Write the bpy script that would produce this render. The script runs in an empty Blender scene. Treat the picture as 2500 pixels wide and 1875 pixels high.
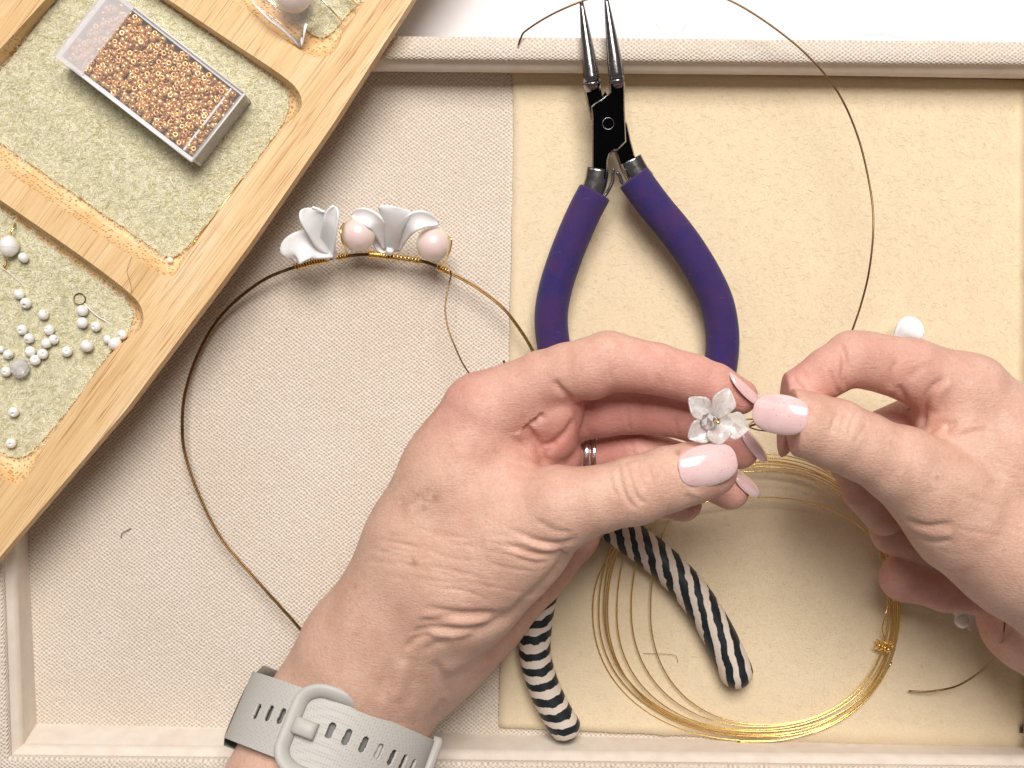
import bpy, bmesh, math, random
import numpy as np
from mathutils import Vector, Matrix, geometry
random.seed(7); rng = np.random.default_rng(7)
SC = bpy.context.scene
COL = SC.collection
MM = 0.001
HCAM = 450.0            # camera height above the tray floor, mm
S0 = 6.25               # photo pixels per mm on the tray floor

# ------------------------------------------------------------------ camera
cd = bpy.data.cameras.new("camera"); cam = bpy.data.objects.new("camera", cd); COL.objects.link(cam)
cam.location = (0, 0, HCAM * MM); cam.rotation_euler = (0, 0, 0)
cd.sensor_width = 36; cd.lens = 36 * HCAM / 400.0; cd.clip_start = 0.01; cd.clip_end = 20
SC.camera = cam

# ------------------------------------------------------------------ light of the room
wd = bpy.data.worlds.new("World"); SC.world = wd; wd.use_nodes = True
bg = wd.node_tree.nodes["Background"]; bg.inputs[0].default_value = (1.0, 0.90, 0.84, 1); bg.inputs[1].default_value = 0.165
def area(name, loc, target, size, power, color):
    l = bpy.data.lights.new(name, 'AREA'); l.shape = 'SQUARE'; l.size = size; l.energy = power; l.color = color
    o = bpy.data.objects.new(name, l); COL.objects.link(o); o.location = loc
    o.rotation_euler = (Vector(target) - Vector(loc)).to_track_quat('-Z', 'Y').to_euler()
    return o
area("ceiling_lamp", (0.06, 0.62, 1.22), (0, 0, 0), 0.66, 27.0, (1.0, 0.955, 0.91))
area("window_light", (-0.9, 1.0, 0.9), (0, 0, 0), 0.9, 3.6, (0.92, 0.96, 1.0))
vs = SC.view_settings; vs.view_transform = 'Standard'; vs.look = 'None'; vs.exposure = -0.15; vs.gamma = 1.0
SC.cycles.max_bounces = 10; SC.cycles.transparent_max_bounces = 16

# ------------------------------------------------------------------ helpers
def W(px, py, z=0.0):
    k = (HCAM - z) / HCAM / S0
    return np.array([(px - 1250.0) * k, -(py - 937.5) * k, z])
def WL(pts): return [W(*p) for p in pts]
def project(V):
    k = (HCAM - V[:, 2]) / HCAM / S0
    return V[:, 0] / k + 1250.0, -V[:, 1] / k + 937.5
BASE = {}
def thing(name, label, cat, loc=(0, 0, 0), group=None):
    o = bpy.data.objects.new(name, None); o.empty_display_size = 0.005; COL.objects.link(o)
    loc = np.array(loc, float); o.location = loc * MM; BASE[o.name] = loc
    o['label'] = label; o['category'] = cat
    if group: o['group'] = group
    return o
def tag(o, label, cat, group=None):
    o['label'] = label; o['category'] = cat
    if group: o['group'] = group
    return o
def mk(name, V, F, m, parent=None, base=None, smooth=True, mi=None):
    """mesh object from vertices in millimetres (world) under a thing"""
    V = np.asarray(V, float)
    if parent is not None: b = BASE[parent.name]
    elif base is not None: b = np.array(base, float)
    else: b = np.zeros(3)
    me = bpy.data.meshes.new(name)
    me.from_pydata(((V - b) * MM).tolist(), [], [tuple(f) for f in F])
    for mm in (m if isinstance(m, (list, tuple)) else [m]): me.materials.append(mm)
    if mi is not None: me.polygons.foreach_set('material_index', np.asarray(mi, np.int32))
    if smooth: me.polygons.foreach_set('use_smooth', np.ones(len(me.polygons), bool))
    me.update()
    o = bpy.data.objects.new(name, me); COL.objects.link(o)
    if parent is not None: o.parent = parent; BASE[o.name] = b
    else: o.location = b * MM; BASE[o.name] = b
    return o
def merge(parts):
    V, F, n = [], [], 0
    for v, f in parts:
        V.append(np.asarray(v, float)); F += [tuple(i + n for i in q) for q in f]; n += len(v)
    return np.concatenate(V), F
def norm(v): v = np.asarray(v, float); return v / (np.linalg.norm(v) + 1e-12)
def spline(pts, n=8, closed=False):
    """Catmull-Rom through the points"""
    P = [np.asarray(p, float) for p in pts]; m = len(P); out = []
    segs = m if closed else m - 1
    for i in range(segs):
        if closed: p0, p1, p2, p3 = P[(i - 1) % m], P[i], P[(i + 1) % m], P[(i + 2) % m]
        else:
            p1, p2 = P[i], P[i + 1]
            p0 = P[i - 1] if i else 2 * p1 - p2
            p3 = P[i + 2] if i + 2 < m else 2 * p2 - p1
        for j in range(n):
            t = j / n
            out.append(0.5 * (2 * p1 + (p2 - p0) * t + (2 * p0 - 5 * p1 + 4 * p2 - p3) * t * t + (3 * p1 - p0 - 3 * p2 + p3) * t ** 3))
    if not closed: out.append(P[-1])
    return np.array(out)
def tube(path, r, seg=8, closed=False, caps=True, flat=1.0):
    P = np.asarray(path, float); n = len(P)
    R = np.full(n, r, float) if np.isscalar(r) else np.interp(np.linspace(0, 1, n), np.linspace(0, 1, len(r)), r)
    T = np.roll(P, -1, 0) - np.roll(P, 1, 0) if closed else np.gradient(P, axis=0)
    T /= np.linalg.norm(T, axis=1)[:, None] + 1e-12
    up = np.array([0, 0, 1.0]) if abs(T[0][2]) < 0.9 else np.array([0, 1.0, 0])
    V = []
    for i in range(n):
        u = norm(up - T[i] * up.dot(T[i])); w = np.cross(T[i], u); up = u
        for k in range(seg):
            a = 2 * math.pi * k / seg
            V.append(P[i] + R[i] * (math.cos(a) * w + math.sin(a) * u * flat))
    F = []
    for i in range(n if closed else n - 1):
        j = (i + 1) % n
        for k in range(seg):
            F.append((i * seg + k, i * seg + (k + 1) % seg, j * seg + (k + 1) % seg, j * seg + k))
    if caps and not closed:
        F.append(tuple(range(seg - 1, -1, -1))); F.append(tuple((n - 1) * seg + k for k in range(seg)))
    return np.array(V), F
def sphere(c, r, nu=20, nv=12, sc=(1, 1, 1)):
    V = [np.array([0, 0, 1.0])]
    for i in range(1, nv):
        th = math.pi * i / nv
        for j in range(nu):
            ph = 2 * math.pi * j / nu
            V.append(np.array([math.sin(th) * math.cos(ph), math.sin(th) * math.sin(ph), math.cos(th)]))
    V.append(np.array([0, 0, -1.0])); F = []
    for j in range(nu):
        F.append((0, 1 + j, 1 + (j + 1) % nu)); e = 1 + (nv - 2) * nu
        F.append((len(V) - 1, e + (j + 1) % nu, e + j))
    for i in range(nv - 2):
        for j in range(nu):
            a = 1 + i * nu; F.append((a + j, a + nu + j, a + nu + (j + 1) % nu, a + (j + 1) % nu))
    return np.array(V) * r * np.array(sc) + np.asarray(c, float), F
def prism_mi(n): return [0] * n + [1] * n + [0, 0]
def prism(poly, z0, z1, bevel=0.0):
    """solid with a polygon outline (mm xy), optional top chamfer"""
    P = np.asarray(poly, float)[:, :2]; n = len(P)
    a = 0.5 * np.sum(P[:, 0] * np.roll(P[:, 1], -1) - np.roll(P[:, 0], -1) * P[:, 1])
    if a < 0: P = P[::-1]
    e = np.roll(P, -1, 0) - P; e /= np.linalg.norm(e, axis=1)[:, None] + 1e-9
    nr = np.stack([-e[:, 1], e[:, 0]], 1); nn = nr + np.roll(nr, 1, 0); nn /= np.linalg.norm(nn, axis=1)[:, None] + 1e-9
    rings = [(P, z0)]
    if bevel: rings += [(P, z1 - bevel), (P + nn * bevel, z1)]
    else: rings += [(P, z1)]
    V, F = [], []
    for q, z in rings: V += [np.array([x, y, z]) for x, y in q]
    for r in range(len(rings) - 1):
        for i in range(n):
            j = (i + 1) % n; F.append((r * n + i, r * n + j, (r + 1) * n + j, (r + 1) * n + i))
    F.append(tuple(range(n - 1, -1, -1))); F.append(tuple((len(rings) - 1) * n + i for i in range(n)))
    return np.array(V), F
def chaikin(P, it=2):
    P = np.asarray(P, float)
    for _ in range(it):
        Q = np.roll(P, -1, 0); P = np.stack([0.75 * P + 0.25 * Q, 0.25 * P + 0.75 * Q], 1).reshape(-1, P.shape[1])
    return P

# ------------------------------------------------------------------ materials
class NT:
    def __init__(s, name):
        s.m = bpy.data.materials.new(name); s.m.use_nodes = True; s.t = s.m.node_tree; s.n = s.t.nodes
        s.b = s.n["Principled BSDF"]; s.out = s.n["Material Output"]
    def node(s, typ, **kw):
        n = s.n.new(typ)
        for k, v in kw.items(): setattr(n, k, v)
        return n
    def link(s, a, b): s.t.links.new(a, b)
    def put(s, sock, v):
        if hasattr(v, 'is_output'): s.link(v, sock)
        else: sock.default_value = v
    def coord(s, scale=(1, 1, 1), rot=0.0, kind='Object'):
        tc = s.node('ShaderNodeTexCoord'); mp = s.node('ShaderNodeMapping')
        s.link(tc.outputs[kind], mp.inputs[0]); mp.inputs['Scale'].default_value = scale; mp.inputs['Rotation'].default_value = (0, 0, rot)
        return mp.outputs[0]
    def noise(s, vec, scale, detail=4, rough=0.55, dist=0.0):
        n = s.node('ShaderNodeTexNoise'); s.link(vec, n.inputs['Vector'])
        n.inputs['Scale'].default_value = scale; n.inputs['Detail'].default_value = detail; n.inputs['Roughness'].default_value = rough
        n.inputs['Distortion'].default_value = dist
        return n.outputs['Fac']
    def voro(s, vec, scale, feature='F1', out='Distance', rnd=1.0):
        n = s.node('ShaderNodeTexVoronoi', feature=feature); s.link(vec, n.inputs['Vector'])
        n.inputs['Scale'].default_value = scale; n.inputs['Randomness'].default_value = rnd
        return n.outputs[out]
    def math(s, op, a, b=0.0, clamp=False):
        n = s.node('ShaderNodeMath', operation=op, use_clamp=clamp); s.put(n.inputs[0], a); s.put(n.inputs[1], b); return n.outputs[0]
    def ramp(s, fac, stops, interp='LINEAR'):
        n = s.node('ShaderNodeValToRGB'); s.link(fac, n.inputs[0]); cr = n.color_ramp; cr.interpolation = interp
        while len(cr.elements) > 1: cr.elements.remove(cr.elements[-1])
        for i, (p, c) in enumerate(stops):
            e = cr.elements[0] if i == 0 else cr.elements.new(p)
            e.position = p; e.color = (c, c, c, 1) if np.isscalar(c) else (*c, 1)
        return n.outputs[0]
    def mix(s, fac, a, b, blend='MIX'):
        n = s.node('ShaderNodeMix', data_type='RGBA', blend_type=blend); s.put(n.inputs[0], fac)
        for i, v in ((6, a), (7, b)):
            if hasattr(v, 'is_output'): s.link(v, n.inputs[i])
            else: n.inputs[i].default_value = (*v, 1)
        return n.outputs[2]
    def bump(s, h, strength, dist, prev=None):
        n = s.node('ShaderNodeBump'); s.link(h, n.inputs['Height']); n.inputs['Strength'].default_value = strength; n.inputs['Distance'].default_value = dist
        if prev is not None: s.link(prev, n.inputs['Normal'])
        return n.outputs[0]
    def set(s, **kw):
        for k, v in kw.items():
            k = k.replace('_', ' ')
            s.put(s.b.inputs[k], (*v, 1) if isinstance(v, tuple) and len(v) == 3 and k in ('Base Color', 'Specular Tint', 'Sheen Tint', 'Emission Color') else v)
        return s

def canvas_material(name, tint=(0.985, 0.965, 0.935), period=(1.95, 1.6)):
    a = NT(name); v = a.coord((1000, 1000, 1000))
    nz = a.node('ShaderNodeTexNoise'); a.link(v, nz.inputs['Vector']); nz.inputs['Scale'].default_value = 0.25; nz.inputs['Detail'].default_value = 3
    ad = a.node('ShaderNodeVectorMath', operation='SCALE'); a.link(nz.outputs['Color'], ad.inputs[0]); ad.inputs[3].default_value = 1.6
    sm = a.node('ShaderNodeVectorMath', operation='ADD'); a.link(v, sm.inputs[0]); a.link(ad.outputs[0], sm.inputs[1])
    sp = a.node('ShaderNodeSeparateXYZ'); a.link(sm.outputs[0], sp.inputs[0])
    yz = a.math('ADD', sp.outputs[1], sp.outputs[2])
    su = a.math('SINE', a.math('MULTIPLY', sp.outputs[0], 2 * math.pi / period[0]))
    sv = a.math('SINE', a.math('MULTIPLY', yz, 2 * math.pi / period[1]))
    h = a.math('ADD', a.math('MULTIPLY', a.math('MULTIPLY', su, sv), 0.5), 0.5)
    h2 = a.math('ADD', a.math('MULTIPLY', h, 0.75), a.math('MULTIPLY', a.noise(v, 1.6, 3), 0.5))
    c = a.ramp(h2, [(0.15, tuple(np.array((0.44, 0.365, 0.305)) * tint)), (0.5, tuple(np.array((0.68, 0.605, 0.53)) * tint)), (0.9, tuple(np.array((0.82, 0.765, 0.695)) * tint))])
    c = a.mix(a.ramp(a.noise(v, 0.018, 3), [(0.3, 0.0), (0.75, 0.3)]), c, (0.80, 0.68, 0.54), 'MULTIPLY')
    fl = a.ramp(a.noise(v, 0.55, 2, 0.5), [(0.72, 0.0), (0.78, 1.0)])
    c = a.mix(a.math('MULTIPLY', fl, 0.55), c, (0.19, 0.14, 0.10))
    a.set(Base_Color=c, Roughness=0.92, Normal=a.bump(h2, 0.8, 0.0006)); a.b.inputs['Sheen Weight'].default_value = 0.15
    return a.m
M_canvas = canvas_material("canvas")
M_smooth = NT("canvas_lining"); v = M_smooth.coord((1000, 1000, 1000))
M_smooth.set(Base_Color=M_smooth.mix(M_smooth.ramp(M_smooth.noise(v, 0.6, 4), [(0.68, 0.0), (0.78, 0.45)]), M_smooth.ramp(M_smooth.noise(v, 0.15, 5), [(0.3, (0.70, 0.61, 0.52)), (0.7, (0.78, 0.71, 0.63))]), (0.3, 0.22, 0.15)), Roughness=0.9, Normal=M_smooth.bump(M_smooth.noise(v, 2.0, 3), 0.3, 0.0003)); M_smooth = M_smooth.m

def felt_material(name, dark, mid, light, fine=1.0):
    a = NT(name); v = a.coord((1000, 1000, 1000))
    f1 = a.noise(v, 1.5 * fine, 5, 0.7, 0.5); f2 = a.noise(v, 0.12, 4); f3 = a.noise(v, 2.6, 2, 0.6, 2.0)
    h = a.math('ADD', a.math('MULTIPLY', f1, 0.6), a.math('MULTIPLY', f3, 0.4))
    c = a.ramp(h, [(0.3, dark), (0.5, mid), (0.68, light)])
    c = a.mix(a.ramp(f2, [(0.35, 0.0), (0.75, 0.22)]), c, dark)
    a.set(Base_Color=c, Roughness=0.97, Normal=a.bump(h, 0.45 if fine < 1.2 else 0.7, 0.0006)); a.b.inputs['Sheen Weight'].default_value = 0.25
    return a
fm = felt_material("cream_felt", (0.66, 0.515, 0.335), (0.765, 0.635, 0.435), (0.83, 0.72, 0.53)); M_cream = fm.m
M_sage = felt_material("sage_felt", (0.40, 0.36, 0.17), (0.68, 0.63, 0.41), (0.82, 0.785, 0.61)).m
def fibre_material(name, a_, b_):
    a = NT(name); g = a.node('ShaderNodeNewGeometry')
    a.set(Base_Color=a.ramp(g.outputs['Random Per Island'], [(0.0, a_), (1.0, b_)]), Roughness=0.9)
    return a.m
M_sagefib = fibre_material("sage_fibre", (0.42, 0.37, 0.16), (0.94, 0.91, 0.77))
M_creamfib = fibre_material("cream_fibre", (0.70, 0.565, 0.40), (0.88, 0.785, 0.64))

def bamboo(name, ends=False):
    a = NT(name); ang = math.radians(-53.5 + 0)
    if ends:
        v = a.coord((1000, 1000, 1000), rot=math.radians(35))
        d = a.voro(v, 0.72, rnd=0.6); dm = a.ramp(d, [(0.22, 1.0), (0.40, 0.0)])
        band = a.ramp(a.noise(v, 0.12, 2), [(0.4, (0.74, 0.48, 0.235)), (0.6, (0.80, 0.565, 0.31))])
        a.set(Base_Color=a.mix(a.math('MULTIPLY', dm, 0.85), band, (0.36, 0.15, 0.04)), Roughness=0.6, Normal=a.bump(d, 0.4, 0.0004))
        return a.m
    v = a.coord((1000, 1000, 1000), rot=ang)
    def stretched(sx, sy):
        mp = a.node('ShaderNodeMapping'); a.link(v, mp.inputs[0]); mp.inputs['Scale'].default_value = (sx, sy, sy); return mp.outputs[0]
    lines = a.noise(stretched(0.004, 0.42), 1.0, 3, 0.55, 0.25); broad = a.noise(stretched(0.012, 0.12), 1.0, 3); fine = a.noise(stretched(0.05, 5.0), 1.0, 3)
    blot = a.noise(v, 0.06, 5, 0.6)
    c = a.ramp(broad, [(0.3, (0.66, 0.43, 0.205)), (0.52, (0.755, 0.53, 0.285)), (0.72, (0.80, 0.61, 0.39))])
    c = a.mix(a.math('MULTIPLY', a.ramp(fine, [(0.35, 0.0), (0.8, 1.0)]), 0.35), c, (0.64, 0.38, 0.15))
    ln = a.ramp(lines, [(0.33, 0.0), (0.345, 1.0), (0.36, 0.0), (0.40, 0.0), (0.41, 0.6), (0.42, 0.0), (0.47, 0.0), (0.478, 1.0), (0.486, 0.0), (0.53, 0.0), (0.54, 0.75), (0.55, 0.0), (0.60, 0.0), (0.612, 1.0), (0.625, 0.0), (0.68, 0.0), (0.70, 1.0), (0.715, 0.2)])
    c = a.mix(a.math('MULTIPLY', ln, 0.9), c, (0.34, 0.14, 0.035))
    c = a.mix(a.ramp(blot, [(0.6, 0.0), (0.74, 0.4)]), c, (0.60, 0.36, 0.17))
    a.set(Base_Color=c, Roughness=0.5, Normal=a.bump(fine, 0.2, 0.0002, a.bump(ln, 0.3, 0.0002))); a.b.inputs['Specular IOR Level'].default_value = 0.35
    return a.m
M_bam = bamboo("bamboo"); M_bamend = bamboo("bamboo_end_grain", True)

def simple(name, col, rough=0.5, metal=0.0, **kw):
    a = NT(name); a.set(Base_Color=col, Roughness=rough, Metallic=metal)
    for k, v in kw.items(): a.b.inputs[k.replace('_', ' ')].default_value = v
    return a.m
def wornmetal(name, col, r0, r1, scale=60):
    a = NT(name); v = a.coord((1000, 1000, 1000)); n = a.noise(v, 0.35, 5, 0.7)
    a.set(Base_Color=col, Metallic=1.0, Roughness=a.ramp(n, [(0.3, r0), (0.75, r1)]), Normal=a.bump(n, 0.05, 0.0003)); return a.m
M_steel = wornmetal("polished_steel", (0.30, 0.29, 0.29), 0.12, 0.30)
M_edgeglint = wornmetal("steel_edge_glint", (0.75, 0.74, 0.73), 0.2, 0.35)  # pale chamfers paint in the edge highlights of the joint plates
M_darkrefl = wornmetal("steel_dark_reflection", (0.018, 0.018, 0.021), 0.04, 0.13)  # black base stands in for the dark room mirrored in polished steel
M_gold = wornmetal("gold_wire", (0.95, 0.68, 0.25), 0.16, 0.30)
M_brass = wornmetal("antique_brass_wire", (0.21, 0.12, 0.05), 0.24, 0.40)
M_bronze = NT("bronze_bead")
_g = M_bronze.node('ShaderNodeObjectInfo')
M_bronze.set(Base_Color=M_bronze.ramp(_g.outputs['Random'], [(0, (0.60, 0.325, 0.13)), (0.6, (0.80, 0.485, 0.21)), (1, (0.94, 0.67, 0.36))]), Metallic=0.65, Roughness=0.32); M_bronze = M_bronze.m
M_silver = wornmetal("silver_ring", (0.80, 0.78, 0.75), 0.10, 0.28)
def pearl(name, base, rim):
    a = NT(name); lw = a.node('ShaderNodeLayerWeight'); lw.inputs[0].default_value = 0.35
    a.set(Base_Color=a.mix(a.ramp(lw.outputs['Facing'], [(0.1, 0.0), (0.6, 1.0)]), base, rim), Roughness=0.30)
    a.b.inputs['Coat Weight'].default_value = 1.0; a.b.inputs['Coat Roughness'].default_value = 0.22; a.b.inputs['Specular IOR Level'].default_value = 0.8; a.b.inputs['Subsurface Weight'].default_value = 0.25; a.b.inputs['Subsurface Scale'].default_value = 0.002
    return a.m
M_pearl = pearl("white_pearl", (0.83, 0.815, 0.80), (0.88, 0.84, 0.76))
M_pearlpink = pearl("blush_pearl", (0.78, 0.62, 0.60), (0.86, 0.76, 0.62))
M_clay = NT("white_clay"); v = M_clay.coord((1000, 1000, 1000))
M_clay.set(Base_Color=(0.84, 0.83, 0.84), Roughness=0.55, Normal=M_clay.bump(M_clay.noise(v, 0.5, 4), 0.15, 0.0004)); M_clay.b.inputs['Subsurface Weight'].default_value = 0.2; M_clay.b.inputs['Subsurface Scale'].default_value = 0.003; M_clay = M_clay.m
M_purple = NT("purple_foam"); v = M_purple.coord((1000, 1000, 1000))
_n = M_purple.noise(v, 3.0, 4, 0.7)
_mp = M_purple.node('ShaderNodeMapping'); M_purple.link(v, _mp.inputs[0]); _mp.inputs['Rotation'].default_value = (0, 0, 0.5); _mp.inputs['Scale'].default_value = (0.12, 1.1, 0.6)
_sc = M_purple.ramp(M_purple.noise(_mp.outputs[0], 1.0, 3, 0.5), [(0.68, 0.0), (0.74, 0.5)]); _sp = M_purple.ramp(M_purple.noise(v, 1.6, 2, 0.5), [(0.62, 0.0), (0.75, 0.35)])
M_purple.set(Base_Color=M_purple.mix(_sp, M_purple.mix(_sc, M_purple.mix(M_purple.ramp(M_purple.noise(v, 0.08, 4), [(0.35, 0.0), (0.7, 1.0)]), (0.030, 0.020, 0.118), (0.062, 0.024, 0.105)), (0.11, 0.08, 0.20)), (0.10, 0.065, 0.18)), Roughness=0.88, Normal=M_purple.bump(_n, 0.35, 0.0004)); M_purple.b.inputs['Sheen Weight'].default_value = 0.12; M_purple.b.inputs['Specular IOR Level'].default_value = 0.25; M_purple = M_purple.m
def stripes(name, e, period, duty, phase=0.0):
    a = NT(name); v = a.coord((1000, 1000, 1000))
    n = a.node('ShaderNodeTexNoise'); a.link(v, n.inputs['Vector']); n.inputs['Scale'].default_value = 0.22; n.inputs['Detail'].default_value = 3
    dt = a.node('ShaderNodeVectorMath', operation='DOT_PRODUCT'); a.link(v, dt.inputs[0]); dt.inputs[1].default_value = e
    t = a.math('ADD', a.math('DIVIDE', dt.outputs['Value'], period), a.math('MULTIPLY', n.outputs['Fac'], 0.5))
    f = a.math('FRACT', a.math('ADD', t, phase))
    w = a.ramp(f, [(0.0, 0.0), (0.03, 1.0), (duty, 1.0), (duty + 0.03, 0.0)])
    c = a.mix(w, (0.66, 0.57, 0.49), (0.008, 0.012, 0.016))
    a.set(Base_Color=c, Roughness=0.45, Normal=a.bump(w, 0.3, 0.0002)); return a.m
M_zebra1 = stripes("zebra_clay", (0.97, 0.21, 0.1), 4.9, 0.54)
M_zebra2 = stripes("zebra_clay_bands", (-0.2, 0.97, 0.35), 6.0, 0.52)
def clear(name, tint, gloss, diff=0.0, rough=0.05):
    a = NT(name); tr = a.node('ShaderNodeBsdfTransparent'); tr.inputs[0].default_value = (*tint, 1)
    gl = a.node('ShaderNodeBsdfGlossy'); gl.inputs['Roughness'].default_value = rough; gl.inputs[0].default_value = (1, 1, 1, 1)
    fr = a.node('ShaderNodeFresnel'); fr.inputs[0].default_value = gloss
    m1 = a.node('ShaderNodeMixShader'); a.link(fr.outputs[0], m1.inputs[0]); a.link(tr.outputs[0], m1.inputs[1]); a.link(gl.outputs[0], m1.inputs[2]); o = m1
    if diff:
        df = a.node('ShaderNodeBsdfDiffuse'); df.inputs[0].default_value = (0.91, 0.90, 0.91, 1)
        o = a.node('ShaderNodeMixShader'); o.inputs[0].default_value = diff; a.link(m1.outputs[0], o.inputs[1]); a.link(df.outputs[0], o.inputs[2])
    a.link(o.outputs[0], a.out.inputs[0]); return a.m
M_box = clear("clear_acrylic", (0.985, 0.985, 0.99), 1.28, 0.05)
M_frost = clear("frosted_acrylic", (0.95, 0.93, 0.94), 1.4, 0.30)
M_rimbox = clear("acrylic_edge", (0.95, 0.95, 0.98), 1.4, 0.75)
M_film = clear("plastic_film", (0.95, 0.93, 0.93), 1.4, 0.10, 0.12)
M_filmedge = clear("film_fold_highlight", (0.95, 0.95, 0.95), 1.45, 0.92, 0.1)  # white put into the clear film for the bright highlight on its folds
M_table = NT("white_table"); v = M_table.coord((1000, 1000, 1000)); M_table.set(Base_Color=M_table.ramp(M_table.noise(v, 0.01, 3), [(0.3, (0.73, 0.72, 0.74)), (0.7, (0.77, 0.76, 0.775))]), Roughness=0.6); M_table = M_table.m
M_crystal = NT("cut_crystal"); M_crystal.set(Base_Color=(0.97, 0.95, 0.95), Roughness=0.03, IOR=1.6); M_crystal = clear('cut_crystal', (0.97, 0.93, 0.92), 1.35, 0.42, 0.04)
M_facetshade = clear('crystal_facet_shade', (0.80, 0.70, 0.68), 1.5, 0.04, 0.04)  # darker copy on alternate facets, their play of light put into colour
M_petal = NT("translucent_petal"); v = M_petal.coord((1000, 1000, 1000))
M_petal.set(Base_Color=M_petal.ramp(M_petal.noise(v, 0.5, 5, 0.6, 1.0), [(0.35, (0.70, 0.66, 0.64)), (0.6, (0.86, 0.84, 0.82))]), Roughness=0.2, Normal=M_petal.bump(M_petal.noise(v, 0.7, 3), 0.25, 0.0005)); M_petal.b.inputs['Coat Weight'].default_value = 0.4
_t = M_petal.node('ShaderNodeBsdfTransparent'); _x = M_petal.node('ShaderNodeMixShader'); M_petal.link(M_petal.ramp(M_petal.noise(v, 0.45, 4, 0.6, 0.8), [(0.3, 0.30), (0.7, 0.68)]), _x.inputs[0])
M_petal.link(_t.outputs[0], _x.inputs[1]); M_petal.link(M_petal.b.outputs[0], _x.inputs[2]); M_petal.link(_x.outputs[0], M_petal.out.inputs[0]); M_petal = M_petal.m
def strap_material(name, bumpy):
    a = NT(name); v = a.coord((1000, 1000, 1000), rot=math.radians(20))
    a.set(Base_Color=(0.46, 0.44, 0.41), Roughness=0.5)
    if bumpy:
        d = a.voro(v, 1.0, rnd=0.0); a.set(Normal=a.bump(a.ramp(d, [(0.2, 0.0), (0.45, 1.0)]), 0.35, 0.0002))
        a.set(Base_Color=a.mix(a.ramp(d, [(0.22, 0.35), (0.4, 0.0)]), (0.46, 0.44, 0.41), (0.32, 0.30, 0.29)))
    return a.m
M_strap = strap_material("grey_silicone_dotted", True); M_strap2 = strap_material("grey_silicone", False)
M_dark = simple("black_glass", (0.012, 0.010, 0.010), 0.15)
M_thread = simple("white_thread", (0.85, 0.84, 0.82), 0.6)
M_lint = simple("dark_lint", (0.16, 0.10, 0.07), 0.8)
M_nail = NT("pink_nail_gel"); v = M_nail.coord((1000, 1000, 1000))
_d = M_nail.voro(v, 0.62); _f = M_nail.ramp(_d, [(0.10, 1.0), (0.17, 0.0)])
_c = M_nail.mix(M_nail.math('MULTIPLY', _f, 0.55), M_nail.ramp(M_nail.noise(v, 0.12, 3), [(0.35, (0.74, 0.485, 0.48)), (0.7, (0.79, 0.58, 0.57))]), (0.45, 0.22, 0.25))
M_nail.set(Base_Color=_c, Roughness=0.16); M_nail.b.inputs['Coat Weight'].default_value = 1.0; M_nail.b.inputs['Coat Roughness'].default_value = 0.04; M_nail.b.inputs['Subsurface Weight'].default_value = 0.15; M_nail.b.inputs['Subsurface Scale'].default_value = 0.002; M_nail = M_nail.m
def skin_material():
    a = NT("skin"); v = a.coord((1000, 1000, 1000))
    fl = a.node('ShaderNodeAttribute', attribute_name='flush').outputs['Fac']; sp = a.node('ShaderNodeAttribute', attribute_name='spots').outputs['Fac']
    mott = a.noise(v, 0.10, 5, 0.62); pore = a.noise(v, 0.9, 3, 0.6); blot = a.noise(v, 0.30, 4, 0.65)
    pale = a.ramp(mott, [(0.30, (0.59, 0.365, 0.265)), (0.70, (0.70, 0.468, 0.362))])
    pink = a.ramp(mott, [(0.30, (0.56, 0.230, 0.195)), (0.70, (0.66, 0.330, 0.280))])
    red = a.math('ADD', fl, a.math('ADD', a.math('MULTIPLY', a.math('SUBTRACT', a.noise(v, 0.045, 3), 0.45), 0.55), a.math('MULTIPLY', a.math('SUBTRACT', blot, 0.5), 0.55)), True)
    c = a.mix(red, pale, pink)
    c = a.mix(a.math('MULTIPLY', a.ramp(pore, [(0.42, 0.0), (0.68, 1.0)]), 0.26), c, (0.46, 0.215, 0.15))
    fr = a.ramp(a.noise(v, 0.20, 2, 0.4), [(0.69, 0.0), (0.76, 1.0)])
    c = a.mix(a.math('MULTIPLY', fr, 0.30), c, (0.34, 0.17, 0.09))
    c = a.mix(a.math('MULTIPLY', sp, a.ramp(a.noise(v, 0.35, 3, 0.6), [(0.38, 0.0), (0.62, 1.0)])), c, (0.25, 0.105, 0.05))
    mp = a.node('ShaderNodeMapping'); a.link(v, mp.inputs[0]); mp.inputs['Rotation'].default_value = (0, 0, math.radians(18)); mp.inputs['Scale'].default_value = (0.30, 1.7, 0.9)
    lines = a.noise(mp.outputs[0], 1.0, 5, 0.65, 0.8)
    cells = a.voro(v, 1.15)
    nb = a.bump(a.math('MULTIPLY', lines, a.ramp(a.noise(v, 0.07, 2), [(0.35, 0.3), (0.65, 1.0)])), 0.55, 0.0006, a.bump(cells, 0.30, 0.0003))
    a.set(Base_Color=c, Roughness=a.ramp(pore, [(0.3, 0.44), (0.7, 0.58)]), Normal=nb, Subsurface_Scale=0.0025)
    a.b.inputs['Subsurface Weight'].default_value = 0.14; a.b.inputs['Subsurface Radius'].default_value = (1.0, 0.35, 0.2); a.b.inputs['Specular IOR Level'].default_value = 0.38
    return a.m
M_skin = skin_material()

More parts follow.
